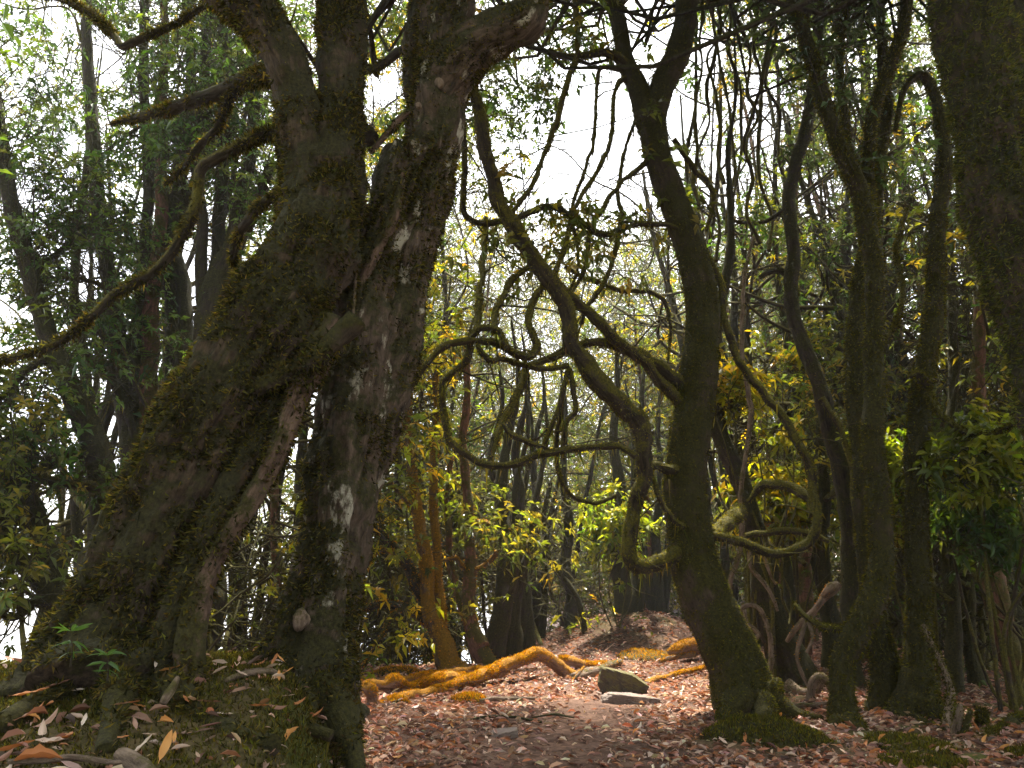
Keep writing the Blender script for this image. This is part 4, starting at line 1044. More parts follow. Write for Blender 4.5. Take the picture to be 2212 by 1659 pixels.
# right-hand background trunks
rb = [('red_leaning_tree', 'thick reddish trunk leaning at the lower right edge', 'red', [(2215, 1540, 75), (2200, 1460, 58), (2172, 1366, 50), (2148, 1280, 46), (2140, 1180, 42), (2135, 1060, 38), (2120, 900, 32), (2110, 740, 26), (2120, 560, 20)], 7.6),
      ('mossy_thin_tree', 'thin mossy trunk between the hooked tree and the reddish leaning trunk', 'mossy', [(2075, 1535, 50), (2068, 1480, 36), (2060, 1400, 31), (2056, 1300, 30), (2048, 1200, 28), (2040, 1080, 26), (2050, 950, 23), (2062, 800, 20), (2055, 650, 16)], 7.9),
      ('mossy_thin_tree', 'slim mossy trunk just left of the thick reddish leaning trunk', 'mossy', [(2120, 1520, 46), (2112, 1460, 34), (2098, 1370, 28), (2092, 1270, 27), (2085, 1160, 25), (2075, 1030, 22), (2090, 900, 19), (2085, 760, 15)], 8.4),
      ('red_thin_tree', 'slender red-barked trunk glimpsed behind the bent-footed forked tree', 'red', [(1870, 1470, 40), (1866, 1400, 30), (1868, 1300, 26), (1862, 1200, 25), (1858, 1100, 22), (1866, 980, 20), (1850, 850, 16)], 10.5),
      ('red_thin_tree', 'short pink-barked trunk glimpsed between the knotted and bowed trees', 'red', [(1735, 1450, 36), (1738, 1380, 28), (1734, 1290, 26), (1740, 1220, 24), (1745, 1140, 20), (1738, 1020, 16)], 11.5),
      ('green_stem_tree', 'greenish upright trunk behind the bowed tree near the sunlit gap', 'mossy', [(1800, 1450, 44), (1792, 1390, 32), (1782, 1290, 28), (1778, 1190, 25), (1784, 1080, 22), (1770, 960, 19), (1776, 800, 15)], 10.0),
      ('dim_tree', 'dim trunk standing left of the greenish upright trunk', 'dark', [(1700, 1440, 40), (1702, 1370, 30), (1706, 1260, 27), (1700, 1150, 24), (1712, 1020, 20), (1705, 880, 16)], 12.0)]
for i, (nm, lab, mt, pts, d) in enumerate(rb):
    rt, tt = tree(nm, lab, 'tree', (bx(pts[0][0], d), d), [('trunk', mt, pts, d, d + 0.3, dict(seg=18, step=0.06, lump=0.22, fine=0.012, seed=220 + i)),
        ('branch', 'branch', [(pts[4][0], pts[4][1], 14), (pts[4][0] + 40, pts[4][1] - 50, 11), (pts[4][0] + 60, pts[4][1] - 130, 9), (pts[4][0] + 110, pts[4][1] - 200, 6)], d, d + 0.8, dict(seed=240 + i)),
        ('branch', 'branch', [(pts[3][0], pts[3][1], 12), (pts[3][0] - 40, pts[3][1] - 40, 10), (pts[3][0] - 50, pts[3][1] - 120, 8), (pts[3][0] - 90, pts[3][1] - 190, 5)], d, d + 0.8, dict(seed=250 + i))],
        group='background trunks on the right', moss_n=2600, moss_kw=dict(beard=6))
    P, D = tube_anchors(tt, 0.5)
    spray(rt, P, D, 90, 1.2, LEAF_OLIVE, 0.7, 5, 0.12, 460 + i)

# ---- leafy undergrowth: bushes with yellow-green leaves
def bush(label, u, v, d, size, n, cols, seed, L=0.13, hi=True, dens=1.2, trunk_w=0.02):
    c = at(u, v, d)
    x, y = c[0], c[1]
    gz = ground_z(x, y)
    root = thing('leafy_shrub', label, 'shrub', (x, y, gz), 'yellow-green shrubs')
    R_ = np.random.default_rng(seed)
    tb = []
    for k in range(4):
        e = c + R_.normal(size=3) * np.array([size[0], size[1], size[2]]) * 0.55
        b = np.array([x + 0.08 * R_.normal(), y + 0.08 * R_.normal(), gz - 0.05])
        m1 = b * 0.6 + e * 0.4 + R_.normal(size=3) * 0.12
        m2 = b * 0.3 + e * 0.7 + R_.normal(size=3) * 0.12
        t = tube([b, m1, m2, e], [trunk_w, trunk_w * 0.8, trunk_w * 0.6, trunk_w * 0.35], seg=7, step=0.08, lump=0.2, seed=seed + k)
        tb.append(t)
        put_tube('stem', t, M['branch'], root)
    P = c + R_.normal(size=(60, 3)) * np.array(size) * 0.42
    D = unit(R_.normal(size=(60, 3)) + np.array([0, 0, 0.3]))
    Pt, Dt = tube_anchors(tb, 0.55)
    near = ((P[:, None] - Pt[None]) ** 2).sum(-1).argmin(1)
    Vv, Ff, _ = twigs_from(Pt[near], P, 0.010, 0.006)
    put_twigs('twigs', Vv, Ff, root)
    spray(root, P, D, n, 0.42, cols, dens, 3, L, seed, r=0.005, hi=hi)
    return root
bush('bright yellow-green shrub lit up left of the curving tree', 1325, 1165, 12.0, (0.55, 0.4, 0.5), 95, [(0.20, 0.24, 0.02), (0.26, 0.28, 0.025), (0.14, 0.20, 0.02)], 601, trunk_w=0.013)
bush('yellow-green shrub seen through the looping branches right of the curving tree', 1620, 930, 9.6, (0.55, 0.5, 0.5), 110, LEAF_YELLOW, 602)
bush('glowing shrub low behind the arched branch right of the curving tree', 1680, 1105, 10.2, (0.7, 0.5, 0.4), 120, LEAF_YELLOW, 603)
bush('leafy shrub between the bowed tree and the curving tree, upper one', 1660, 800, 10.6, (0.6, 0.5, 0.5), 90, LEAF_YELLOW, 604)
bush('bright green shrub with long leaves at the right edge', 2110, 1010, 6.6, (0.42, 0.4, 0.26), 90, [(0.13, 0.16, 0.012), (0.18, 0.19, 0.012), (0.09, 0.12, 0.012)], 605, L=0.115)
bush('green shrub peeking out behind the forked tree on the right', 1935, 1010, 8.2, (0.35, 0.35, 0.6), 70, [(0.12, 0.17, 0.014), (0.17, 0.19, 0.014)], 606)
bush('dark glossy shrub below the bright one at the right edge', 2130, 1150, 6.9, (0.45, 0.4, 0.3), 70, LEAF_GREEN, 607, L=0.11)
bush('yellow-green shrub right beside the curving tree at half height', 1585, 870, 8.4, (0.28, 0.3, 0.3), 40, LEAF_YELLOW, 608)

# ---- woodland trees further back, in the middle and on the right
mid = [(930, 12.5, 11, 'Y', 'left of the middle'), (1010, 13.5, 10, 'Y', 'behind the golden-moss tree'), (1180, 15.5, 6.5, 'O', 'left of the leafy mound'), (1390, 16, 6.5, 'Y', 'right behind the leafy mound'), (1470, 13, 10, 'Y', 'left behind the curving tree'),
       (1530, 14.5, 11, 'O', 'right behind the curving tree'), (1620, 12.5, 12, 'G', 'behind the knotted tree'), (1700, 14.5, 13, 'O', 'behind the bowed tree'), (1790, 12.5, 12, 'Y', 'left behind the forked tree'), (1880, 13.5, 13, 'G', 'right behind the forked tree'),
       (1960, 11.5, 12, 'O', 'left behind the hooked tree'), (2050, 12.5, 13, 'G', 'right behind the hooked tree'), (2140, 10.8, 12, 'O', 'behind the shaggy edge trunk'), (2230, 12.0, 12, 'G', 'at the far right edge'), (860, 14, 12, 'G', 'right behind the twisted tree'),
       (960, 17, 12, 'O', 'deep behind the golden-moss tree'), (1560, 18, 12, 'G', 'deep behind the curving tree'), (1820, 17, 13, 'G', 'deep behind the forked tree'), (700, 13, 12, 'O', 'between the two big left trees'), (2000, 16, 13, 'G', 'deep behind the hooked tree')]
pal = {'Y': LEAF_YELLOW + LEAF_OLIVE, 'O': LEAF_OLIVE + LEAF_GREEN, 'G': LEAF_GREY + LEAF_GREEN}
for i, (u, d, H, c, pl) in enumerate(mid):
    x = bx(u, d)
    woods('woodland_tree', ('yellowish' if c == 'Y' else 'olive green' if c == 'O' else 'grey-green') + ' leafy woodland tree ' + pl, (x, d), H - ground_z(x, d) * 0.7, stems=(2 if 900 < u < 1500 else 3), r=0.10 if 900 < u < 1500 else 0.13, spread=2.2 if 900 < u < 1500 else 1.5, limbs=11 if 900 < u < 1500 else 8, tw=50, cols=pal[c], dens=0.8, seed=700 + i * 13,
          mat=('dark', 'mossy', 'dark', 'red')[i % 4] if i % 8 else 'dark', f0=0.42 if 900 < u < 1500 else 0.3, L=0.11, group='leafy trees of the wood beyond the path', reach=1.25, beard=5, sub=5, moss_n=1800)

# ---- crowns of the big foreground trees, mostly above the frame
for i, (rt, tt, n, cols, reach) in enumerate(((A_root, [A_t[1], A_t[2]], 120, LEAF_GREEN, 2.6), (B_root, [B_t[1], B_t[2], B_t[3]], 110, LEAF_GREEN, 2.6), (C_root, [C_t[1], C_t[2]], 120, LEAF_GREY, 2.4),
                                              (E_root, [E_t[0], E_t[1], E_t[2]], 120, LEAF_GREY, 2.2), (F_root, [F_t[0]], 70, LEAF_GREY, 2.0), (H_root, [H_t[0]], 110, LEAF_GREY, 2.6), (I_root, [I_t[0]], 70, LEAF_GREY, 2.4), (J_root, [J_t[0]], 90, LEAF_GREY, 2.0))):
    P = np.vstack([t['C'][-max(3, len(t['C']) // 7):] for t in tt])
    top = P[P[:, 2] > np.percentile(P[:, 2], 40)]
    ext = top[rng.integers(0, len(top), 60)] + rng.normal(size=(60, 3)) * np.array([1.5, 1.4, 0.6]) + np.array([0, 0, 2.3])
    src = top[rng.integers(0, len(top), 60)]
    Vv, Ff, _ = twigs_from(src, ext, 0.03, 0.012, K=6)
    put_twigs('upper_branches', Vv, Ff, rt, 'dark')
    spray(rt, ext, unit(ext - src), n * 2, reach * 0.6, cols, 1.0, 5, 0.13, 470 + i)
# extra unseen crown added to the curving tree, shading the near path
src = np.vstack([C_t[1]['C'][-6:], C_t[2]['C'][-6:]])
ext = np.array([0.9, 8.3, 10.0]) + rng.normal(size=(90, 3)) * np.array([1.7, 1.1, 0.6])
sr = src[rng.integers(0, len(src), 90)]
Vv, Ff, _ = twigs_from(sr, ext, 0.03, 0.012, K=6)
put_twigs('upper_branches', Vv, Ff, C_root)
spray(C_root, ext, unit(ext - sr), 420, 1.3, LEAF_GREEN, 1.2, 5, 0.13, 490)
# leafy shoots hanging down into view round the opening in the canopy
def hanging(root, n, ulo, uhi, vlo, vhi, dlo, dhi, cols, seed, L=0.11, tw=3):
    q = np.array([at(rng.uniform(ulo, uhi), rng.uniform(vlo, vhi), rng.uniform(dlo, dhi)) for _ in range(n)])
    q = q[rng.random(len(q)) < np.clip(open_at(q), 0.12, 1)]
    top_ = q + np.array([0, 0, 1.0]) * rng.uniform(0.8, 2.2, (len(q), 1)) + rng.normal(size=q.shape) * np.array([0.5, 0.5, 0.2])
    Vv, Ff, _ = twigs_from(top_, q, 0.012, 0.005, K=6)
    put_twigs('hanging_shoots', Vv, Ff, root)
    spray(root, q, unit(q - top_), len(q) * tw, 0.7, cols, 1.1, 4, L, seed, r=0.005)
hanging(C_root, 60, 985, 1330, -120, 330, 8.0, 11.0, LEAF_GREY + LEAF_GREEN, 491)
hanging(J_root, 60, 1470, 1760, -120, 480, 8.5, 12.0, LEAF_GREY + LEAF_GREEN, 492)
hanging(B_root, 26, 780, 900, -80, 330, 8.0, 11.0, LEAF_YELLOW + LEAF_GREEN, 493)
hanging(N_root, 70, 880, 1150, 470, 820, 10.5, 13.0, LEAF_YELLOW, 495)
hanging(Q_root, 70, 1150, 1480, 480, 780, 14.0, 17.5, LEAF_YELLOW + LEAF_OLIVE, 496)
hanging(A_root, 60, -20, 620, -120, 420, 7.5, 11.0, LEAF_GREEN, 494)
# leafy sprays on the looping branches and vines in view
P, D = tube_anchors(C_t[6:], 0.5)
k = (project(P)[1] < 640)
spray(C_root, P[k], D[k], 90, 0.7, LEAF_OLIVE, 0.9, 3, 0.11, 480, r=0.004)
P, D = tube_anchors([E_t[0], E_t[1], E_t[2], F_t[0], J_t[0]], 0.6)
spray(E_root, P, D, 90, 0.85, LEAF_GREY, 0.75, 5, 0.11, 481)

# ---- the distant wood: one leafy mass
cl = []
def scatter_clumps(n, ulo, uhi, dlo, dhi, vlo, vhi, keep=1.0):
    u = rng.uniform(ulo, uhi, n); d = rng.uniform(dlo, dhi, n); v = rng.uniform(vlo, vhi, n)
    return np.array([at(a, b, c) for a, b, c in zip(u, v, d)])
def hillside(n, ulo, uhi, vtop, vbot, dnear, dfar):
    u = rng.uniform(ulo, uhi, n); f = rng.random(n)
    v = vbot + (vtop - vbot) * f
    d = dnear + (dfar - dnear) * f + rng.normal(size=n) * 1.0
    return np.array([at(a, b, c) for a, b, c in zip(u, v, d)])
far = np.vstack([hillside(1150, 840, 1780, 470, 1250, 17, 36), hillside(560, 820, 1780, 520, 1300, 22, 42), hillside(620, 1650, 2380, 250, 1300, 15, 34), scatter_clumps(120, 1180, 1760, 20, 26, 1200, 1345), scatter_clumps(150, 1450, 2300, 18, 28, -100, 200),
                 scatter_clumps(130, -150, 640, 15, 24, -60, 1400), scatter_clumps(120, 600, 1100, 17, 24, -60, 520), scatter_clumps(150, 560, 1000, 15, 24, 1000, 1470)])
gzf = height(far[:, 0], far[:, 1])
far = far[far[:, 2] > gzf + 0.3]
far = far[rng.random(len(far)) < open_at(far)]
k = 56
Pf = (far[:, None] + rng.normal(size=(len(far), k, 3)) * np.array([0.75, 0.75, 0.5])).reshape(-1, 3)
Pf = Pf[rng.random(len(Pf)) < open_at(Pf)]
far_root = thing('far_wood', 'hazy mass of distant forest foliage behind all the trunks', 'wood', (0, 24, 0))
far_root['kind'] = 'stuff'
Af = unit(rng.normal(size=Pf.shape) * 0.7 + np.array([0, 0, 1.0]))
mixc = [(0.08, 0.10, 0.025), (0.11, 0.125, 0.03), (0.06, 0.075, 0.022), (0.15, 0.14, 0.022), (0.11, 0.13, 0.06), (0.09, 0.07, 0.04)]
whorl_leaves(Pf, Af, 5, 0.13, mixc, far_root, name='foliage', wl=0.42, mat='leaf_far')
fi = rng.integers(0, len(far), 2600)
Vv, Ff, _ = twigs_from(far[fi] + rng.normal(size=(2600, 3)) * 0.6, far[fi] + rng.normal(size=(2600, 3)) * np.array([1.2, 1.2, 0.9]), 0.02, 0.008, K=5)
put_twigs('twigs', Vv, Ff, far_root)

# unseen leaf clumps added behind and around the viewer to block sky light
Pb = []
for ang in np.linspace(0.80, 5.48, 430):
    a = ang + rng.normal() * 0.05
    rad = rng.uniform(7, 15)
    Pb.append((rad * math.sin(a), rad * math.cos(a), rng.uniform(0.5, 9.5)))
for _ in range(190):
    Pb.append((rng.uniform(-6, 6), rng.uniform(-6, 4.5), rng.uniform(6.8, 9.8)))
Pb = np.array(Pb)
Pb = Pb[np.abs(project(Pb)[0] - 1106) * (project(Pb)[2] > 0.06) + (project(Pb)[2] <= 0.06) * 9999 > 1350]
Pw = (Pb[:, None] + rng.normal(size=(len(Pb), 40, 3)) * np.array([0.8, 0.8, 0.7])).reshape(-1, 3)
shade_root = thing('shade_foliage', 'unseen foliage clumps added behind and beside the viewpoint to block sky light', 'wood', (0, -8, 0))
shade_root['kind'] = 'stuff'
whorl_leaves(Pw, unit(rng.normal(size=Pw.shape) * 0.7 + np.array([0, 0, 1.0])), 6, 0.2, LEAF_GREEN, shade_root, name='foliage')

# ------------------------------------------------------------------ fallen timber and stones
def fallen(name, label, cat, parts, base_uvd, moss_n=0, moss_kw=None, group=None):
    c = at(*base_uvd)
    root = thing(name, label, cat, (c[0], c[1], ground_z(c[0], c[1])), group)
    tb = []
    for i, (pn, mat, pts, kw) in enumerate(parts):
        P, R = px(pts)
        rm = R.mean()
        kw = dict(kw)
        kw.setdefault('seg', int(np.clip(rm * 280, 8, 24))); kw.setdefault('step', float(np.clip(rm * 0.6, 0.02, 0.06))); kw.setdefault('lump', 0.28); kw.setdefault('seed', 800 + i)
        t = tube(P, R, **kw)
        tb.append(t)
        put_tube(pn, t, M[mat], root)
    if moss_n:
        moss(tb, root, moss_n, **(moss_kw or {}))
    return root, tb
GOLD = dict(cols=MOSS_GOLD, ln=(0.008, 0.026), wd=0.45, bias=0.98, patchy=2.6, hang=0.0)
fallen('fallen_log', 'fallen log with orange moss arching up beside the path', 'log', [
    ('log_trunk', 'log', [(808, 1531, 7.05, 20), (854, 1514, 7.3, 22), (890, 1507, 7.5, 24), (924, 1497, 7.7, 26), (964, 1489, 7.9, 22), (997, 1478, 8.1, 24), (1030, 1466, 8.3, 27), (1070, 1448, 8.5, 29), (1110, 1433, 8.7, 31), (1144, 1419, 8.85, 32), (1166, 1414, 8.9, 31), (1186, 1425, 8.95, 29), (1212, 1445, 9.0, 28), (1246, 1463, 9.0, 28)], dict(lfreq=9, lump=0.36, fine=0.01, seg=26, step=0.025)),
    ('stub', 'log', [(806, 1534, 7.05, 22), (804, 1505, 7.05, 24), (801, 1492, 7.0, 28), (792, 1484, 6.95, 22)], dict(lump=0.3)),
    ('branch', 'deadwood', [(1232, 1484, 8.7, 6), (1245, 1462, 8.7, 8), (1262, 1440, 8.8, 5)], dict()),
], (1000, 1500, 8.0), 16000, GOLD)
fallen('mossy_branch_log', 'knobbly golden-mossed log lying parallel behind the arching log', 'log', [
    ('log_trunk', 'log', [(735, 1490, 7.6, 26), (764, 1480, 7.7, 30), (785, 1482, 7.75, 20), (804, 1480, 7.8, 22), (830, 1482, 7.85, 20), (850, 1477, 7.9, 36), (870, 1482, 7.95, 24), (887, 1484, 8.0, 20), (924, 1477, 8.2, 24), (945, 1472, 8.3, 30), (970, 1467, 8.4, 20), (1004, 1462, 8.5, 20)], dict(lump=0.45, lfreq=8, fine=0.012, seg=20, step=0.025)),
], (870, 1492, 8.0), 15000, GOLD)
fallen('thin_mossy_log', 'thin mossy log farthest behind the arching log', 'log', [
    ('log_trunk', 'log', [(870, 1470, 8.6, 14), (924, 1463, 8.8, 19), (964, 1456, 8.9, 16), (1020, 1449, 9.1, 13), (1050, 1444, 9.2, 10)], dict(lump=0.4)),
], (940, 1468, 8.8), 6000, GOLD)
fallen('pale_root_log', 'bare pale root log lying at the foot of the mound', 'log', [
    ('log_trunk', 'deadwood', [(1238, 1466, 8.9, 24), (1266, 1458, 9.1, 22), (1304, 1446, 9.5, 19), (1340, 1429, 10.0, 11)], dict(lump=0.3)),
], (1290, 1460, 9.2), 300, GOLD)
fallen('orange_moss_log', 'short rusty mossed log lying beyond the arch of the fallen log', 'log', [
    ('log_trunk', 'log', [(1205, 1427, 9.8, 18), (1235, 1432, 9.8, 22), (1262, 1437, 9.9, 16), (1300, 1436, 10.2, 12), (1345, 1437, 10.4, 8)], dict(lump=0.45)),
], (1240, 1440, 9.8), 6000, GOLD)
fallen('orange_cut_log', 'bright orange mossy log end showing left of the curving tree', 'log', [
    ('log_trunk', 'log', [(1444, 1414, 10.4, 18), (1462, 1406, 10.4, 28), (1490, 1400, 10.5, 33), (1540, 1396, 10.6, 34), (1600, 1395, 10.7, 32)], dict(lump=0.25)),
    ('branch', 'deadwood', [(1425, 1430, 10.2, 8), (1455, 1421, 10.3, 12), (1500, 1413, 10.4, 12)], dict()),
], (1490, 1416, 10.5), 6000, GOLD)
fallen('orange_stick', 'orange-mossed stick pointing from the upright stone to the curving tree', 'stick', [
    ('stick_shaft', 'log', [(1392, 1480, 8.6, 17), (1412, 1472, 8.7, 16), (1436, 1464, 8.8, 11), (1480, 1452, 9.1, 10), (1530, 1440, 9.4, 9)], dict(lump=0.35)),
], (1430, 1472, 8.8), 2500, GOLD)
fallen('leaning_dead_log', 'broken dead log leaning up between the knotted tree and the forked tree', 'log', [
    ('log_trunk', 'deadwood', [(1700, 1385, 7.6, 10), (1716, 1363, 7.5, 13), (1743, 1335, 7.4, 15), (1770, 1306, 7.3, 15), (1782, 1292, 7.3, 18), (1795, 1276, 7.2, 24), (1811, 1262, 7.2, 16)], dict(lump=0.35)),
    ('branch', 'deadwood', [(1742, 1340, 7.4, 10), (1732, 1375, 7.4, 9), (1722, 1420, 7.4, 9), (1735, 1460, 7.4, 8), (1752, 1495, 7.4, 7)], dict()),
    ('branch', 'deadwood', [(1748, 1345, 7.4, 9), (1755, 1380, 7.3, 8), (1742, 1410, 7.3, 7)], dict()),
], (1735, 1500, 7.4), 250, GOLD)
fallen('mossy_ground_log', 'thick dark green mossed log lying at the lower right edge', 'log', [
    ('log_trunk', 'mossy', [(2085, 1640, 5.5, 26), (2105, 1622, 5.6, 32), (2139, 1597, 5.8, 34), (2181, 1573, 6.0, 32), (2225, 1550, 6.2, 28)], dict(lump=0.35)),
    ('branch', 'mossy', [(2085, 1600, 5.8, 16), (2110, 1590, 5.8, 14), (2135, 1588, 5.85, 10)], dict()),
], (2140, 1620, 5.8), 8000, dict(cols=MOSS_GREEN, bias=0.5))
fallen('mossy_stump', 'small green mossy stump standing at the lower right edge', 'stump', [
    ('stump_trunk', 'mossy', [(2120, 1592, 6.0, 28), (2121, 1565, 6.0, 23), (2122, 1540, 6.0, 25), (2123, 1530, 6.0, 16)], dict(lump=0.25)),
], (2120, 1590, 6.0), 2500, dict(cols=MOSS_GREEN, bias=0.5))
fallen('split_stump', 'split pale dead stump standing beside the hooked tree', 'stump', [
    ('stump_trunk', 'deadwood', [(2066, 1615, 5.75, 26), (2064, 1580, 5.75, 20), (2072, 1545, 5.75, 16), (2074, 1520, 5.75, 9)], dict(lump=0.35)),
    ('branch', 'mossy', [(2072, 1610, 5.7, 14), (2086, 1575, 5.7, 13), (2094, 1545, 5.7, 14), (2100, 1535, 5.7, 8)], dict(lump=0.35)),
    ('root', 'mossy', [(2040, 1580, 5.9, 14), (2000, 1560, 6.1, 13), (1970, 1540, 6.3, 9)], dict(lump=0.3)),
], (2066, 1612, 5.75), 900, dict(cols=MOSS_GREEN))
# sticks
sticks = [('thick lichen-spotted stick lying in the moss at the bottom of the left bank', 'deadwood', [(262, 1592, 2.62, 26), (272, 1615, 2.6, 36), (292, 1634, 2.55, 36), (318, 1650, 2.5, 34), (330, 1680, 2.45, 30)]),
          ('curved pale stick lying between the two big left trees', 'deadwood', [(482, 1545, 3.35, 10), (510, 1532, 3.4, 14), (545, 1524, 3.45, 15), (580, 1528, 3.5, 14), (600, 1540, 3.5, 7)]),
          ('long thin stick lying flat at the lower left corner', 'deadwood', [(20, 1632, 2.6, 12), (90, 1626, 2.62, 13), (160, 1628, 2.65, 14), (220, 1636, 2.65, 12), (255, 1642, 2.65, 7)]),
          ('stubby broken stick poking out of the moss below the leaning giant', 'deadwood', [(352, 1520, 2.98, 15), (362, 1500, 3.0, 20), (375, 1480, 3.05, 17), (384, 1464, 3.08, 10)]),
          ('forked bare twig lying across the lichen-spotted stick', 'deadwood', [(236, 1612, 2.6, 5), (250, 1600, 2.58, 7), (262, 1585, 2.56, 8), (285, 1570, 2.55, 5)]),
          ('thin dark stick lying across the path behind the half-buried stone', 'dark', [(1010, 1556, 6.2, 4), (1050, 1553, 6.25, 6), (1110, 1555, 6.25, 6), (1170, 1564, 6.15, 5)]),
          ('pale stick lying on the leaf litter in front of the fallen log', 'deadwood', [(1038, 1518, 7.2, 8), (1070, 1514, 7.3, 10), (1120, 1514, 7.3, 9), (1160, 1512, 7.35, 6)]),
          ('dark twig lying on the open path soil', 'dark', [(1150, 1550, 6.3, 3), (1195, 1546, 6.4, 6), (1240, 1550, 6.3, 3)]),
          ('pale straight stick lying behind the foot of the curving tree', 'deadwood', [(1705, 1520, 6.9, 8), (1740, 1519, 6.95, 10), (1790, 1516, 7.0, 8)]),
          ('dark root-like stick lying in front of the forked tree', 'dark', [(1885, 1600, 5.6, 6), (1915, 1606, 5.5, 8), (1950, 1622, 5.4, 5)])]
for lab, mat, pts in sticks:
    c = at(*pts[len(pts) // 2][:3])
    P, R = px(pts)
    gzs = height(P[:, 0], P[:, 1])
    P[:, 2] = np.maximum(P[:, 2] * 0.25 + (gzs + R + 0.012) * 0.75, gzs + R * 0.8 + 0.008) if 'poking' not in lab else P[:, 2]
    t = tube(P, R, seg=10, step=0.02, lump=0.25, lfreq=14, seed=int(c[0] * 100) % 97)
    o = put_tube('fallen_stick', t, M[mat], None)
    tag(o, lab, 'stick')

def rock(name, label, c, size, mat, seed, tilt=0.0, chisel=0.9):
    R_ = np.random.default_rng(seed)
    n = 40
    th = np.linspace(0, 2 * np.pi, 2 * n, endpoint=False)
    ph = np.linspace(0.02, np.pi - 0.02, n)
    TT, PP = np.meshgrid(th, ph)
    d = np.stack([np.sin(PP) * np.cos(TT), np.sin(PP) * np.sin(TT), np.cos(PP)], -1).reshape(-1, 3)
    r = np.full(len(d), 10.0)
    pl = unit(np.vstack([R_.normal(size=(9, 3)), np.eye(3), -np.eye(3)]))
    off = np.concatenate([R_.uniform(0.85, 1.15, 9), np.full(6, chisel)])
    for a, b in zip(pl, off):
        q = d @ a
        r = np.where(q > 0.05, np.minimum(r, b / np.maximum(q, 0.05)), r)
    r = r * (1 + 0.05 * fbm(d * 3, seed, 3) + 0.035 * fbm(d * 11, seed + 2, 3))
    V_ = d * r[:, None] * np.array(size)
    ca, sa = math.cos(tilt), math.sin(tilt)
    V_ = np.stack([V_[:, 0] * ca + V_[:, 2] * sa, V_[:, 1], -V_[:, 0] * sa + V_[:, 2] * ca], -1)
    m = 2 * n
    q0 = (np.arange(n - 1)[:, None] * m + np.arange(m)[None]).ravel()
    q1 = (np.arange(n - 1)[:, None] * m + (np.arange(m)[None] + 1) % m).ravel()
    Fq = np.stack([q0, q0 + m, q1 + m, q1], -1)
    o = build(name, V_, [Fq, np.stack([np.arange(m), (np.arange(m) + 1) % m, np.full(m, 0)], -1)[1:-1], np.stack([(n - 1) * m + (np.arange(m) + 1) % m, (n - 1) * m + np.arange(m), np.full(m, (n - 1) * m)], -1)[1:-1]], mat, smooth_shade=False)
    o.location = c
    return tag(o, label, 'stone')
def on_ground(u, v, d, up=0.0):
    p = at(u, v, d)
    return (p[0], p[1], ground_z(p[0], p[1]) + up)
rock('upright_stone', 'dark mossy upright stone standing beside the path', on_ground(1345, 1500, 7.75, 0.07), (0.25, 0.13, 0.125), M['stone'], 11, 0.22)
rock('flat_slab', 'flat grey slab half sunk in front of the upright stone', on_ground(1362, 1518, 7.3, 0.0), (0.31, 0.17, 0.075), M['slab'], 15, 0.10, 0.82)
rock('buried_stone', 'rounded stone half buried in the middle of the path', on_ground(1085, 1586, 5.75, -0.02), (0.14, 0.12, 0.075), M['slab'], 21, -0.15, 0.8)

# green mossy cushions on the ground
def moss_patch(label, cx, cy, rx, ry, n, cols, h=0.05):
    root = thing('moss_cushion', label, 'moss', (cx, cy, ground_z(cx, cy)), 'moss cushions on the ground')
    k = 40
    xs = np.linspace(-1.15, 1.15, k)
    X, Y = np.meshgrid(xs, xs)
    q = X ** 2 + Y ** 2 + 0.4 * fbm(np.stack([X * 2, Y * 2, 0 * X + cx], -1).reshape(-1, 3), 8).reshape(X.shape)
    Z = height(cx + X * rx, cy + Y * ry) + h * np.sqrt(np.clip(1 - q, 0, 1)) + np.where(q > 1, -0.03, 0.0) + 0.012 * fbm(np.stack([X * 9, Y * 9, 0 * X], -1).reshape(-1, 3), 4).reshape(X.shape)
    Vm = np.stack([cx + X * rx, cy + Y * ry, Z], -1).reshape(-1, 3)
    i_ = (np.arange(k - 1)[:, None] * k + np.arange(k - 1)[None]).ravel()
    Fm = np.stack([i_, i_ + 1, i_ + 1 + k, i_ + k], -1)
    loc = np.array(root.location)
    build('cushion', Vm - loc, Fm, M['mossy'], root, attrs={'bark': Vm})
    s_ = rng.integers(0, len(Vm), n)
    ok = q.reshape(-1)[s_] < 1.0
    p = Vm[s_[ok]] + rng.normal(size=(ok.sum(), 3)) * np.array([rx, ry, 0]) * 0.02
    d = unit(np.array([0, 0, 1.0]) + rng.normal(size=p.shape) * 0.6)
    L_ = rng.uniform(0.012, 0.035, len(p))
    vb, fb = tri_blades(p, d, L_, L_ * 0.3, unit(np.cross(d, rng.normal(size=p.shape))))
    build('moss_fronds', vb - loc, fb, M['moss'], root, face_col=palette(cols, len(p), 0.3), smooth_shade=False, kind='stuff')
moss_patch('rounded green moss cushion with leaves on it at the bottom right of the path', 1.62, 5.35, 0.40, 0.26, 9000, MOSS_GREEN, 0.07)
moss_patch('green moss patch in front of the forked tree roots', 2.55, 5.35, 0.25, 0.35, 5000, MOSS_GREEN, 0.03)
moss_patch('bright moss patch at the very bottom right', 2.35, 4.85, 0.28, 0.16, 4000, MOSS_GREEN, 0.03)
moss_patch('moss patch at the bottom right corner', 3.1, 4.95, 0.22, 0.18, 3000, MOSS_GREEN, 0.04)
moss_patch('small golden moss tuft on the litter in front of the fallen log', -0.38, 7.35, 0.16, 0.12, 3500, MOSS_GOLD, 0.06)
moss_patch('tiny golden moss tuft left of the larger tuft', -0.95, 7.1, 0.08, 0.06, 1200, MOSS_GOLD, 0.04)
moss_patch('yellowish moss patch at the foot of the mound', 1.75, 10.7, 0.35, 0.3, 3500, MOSS_GOLD, 0.05)
moss_patch('golden moss clump under the golden-moss tree', -1.35, 9.4, 0.3, 0.2, 3000, MOSS_GOLD, 0.08)
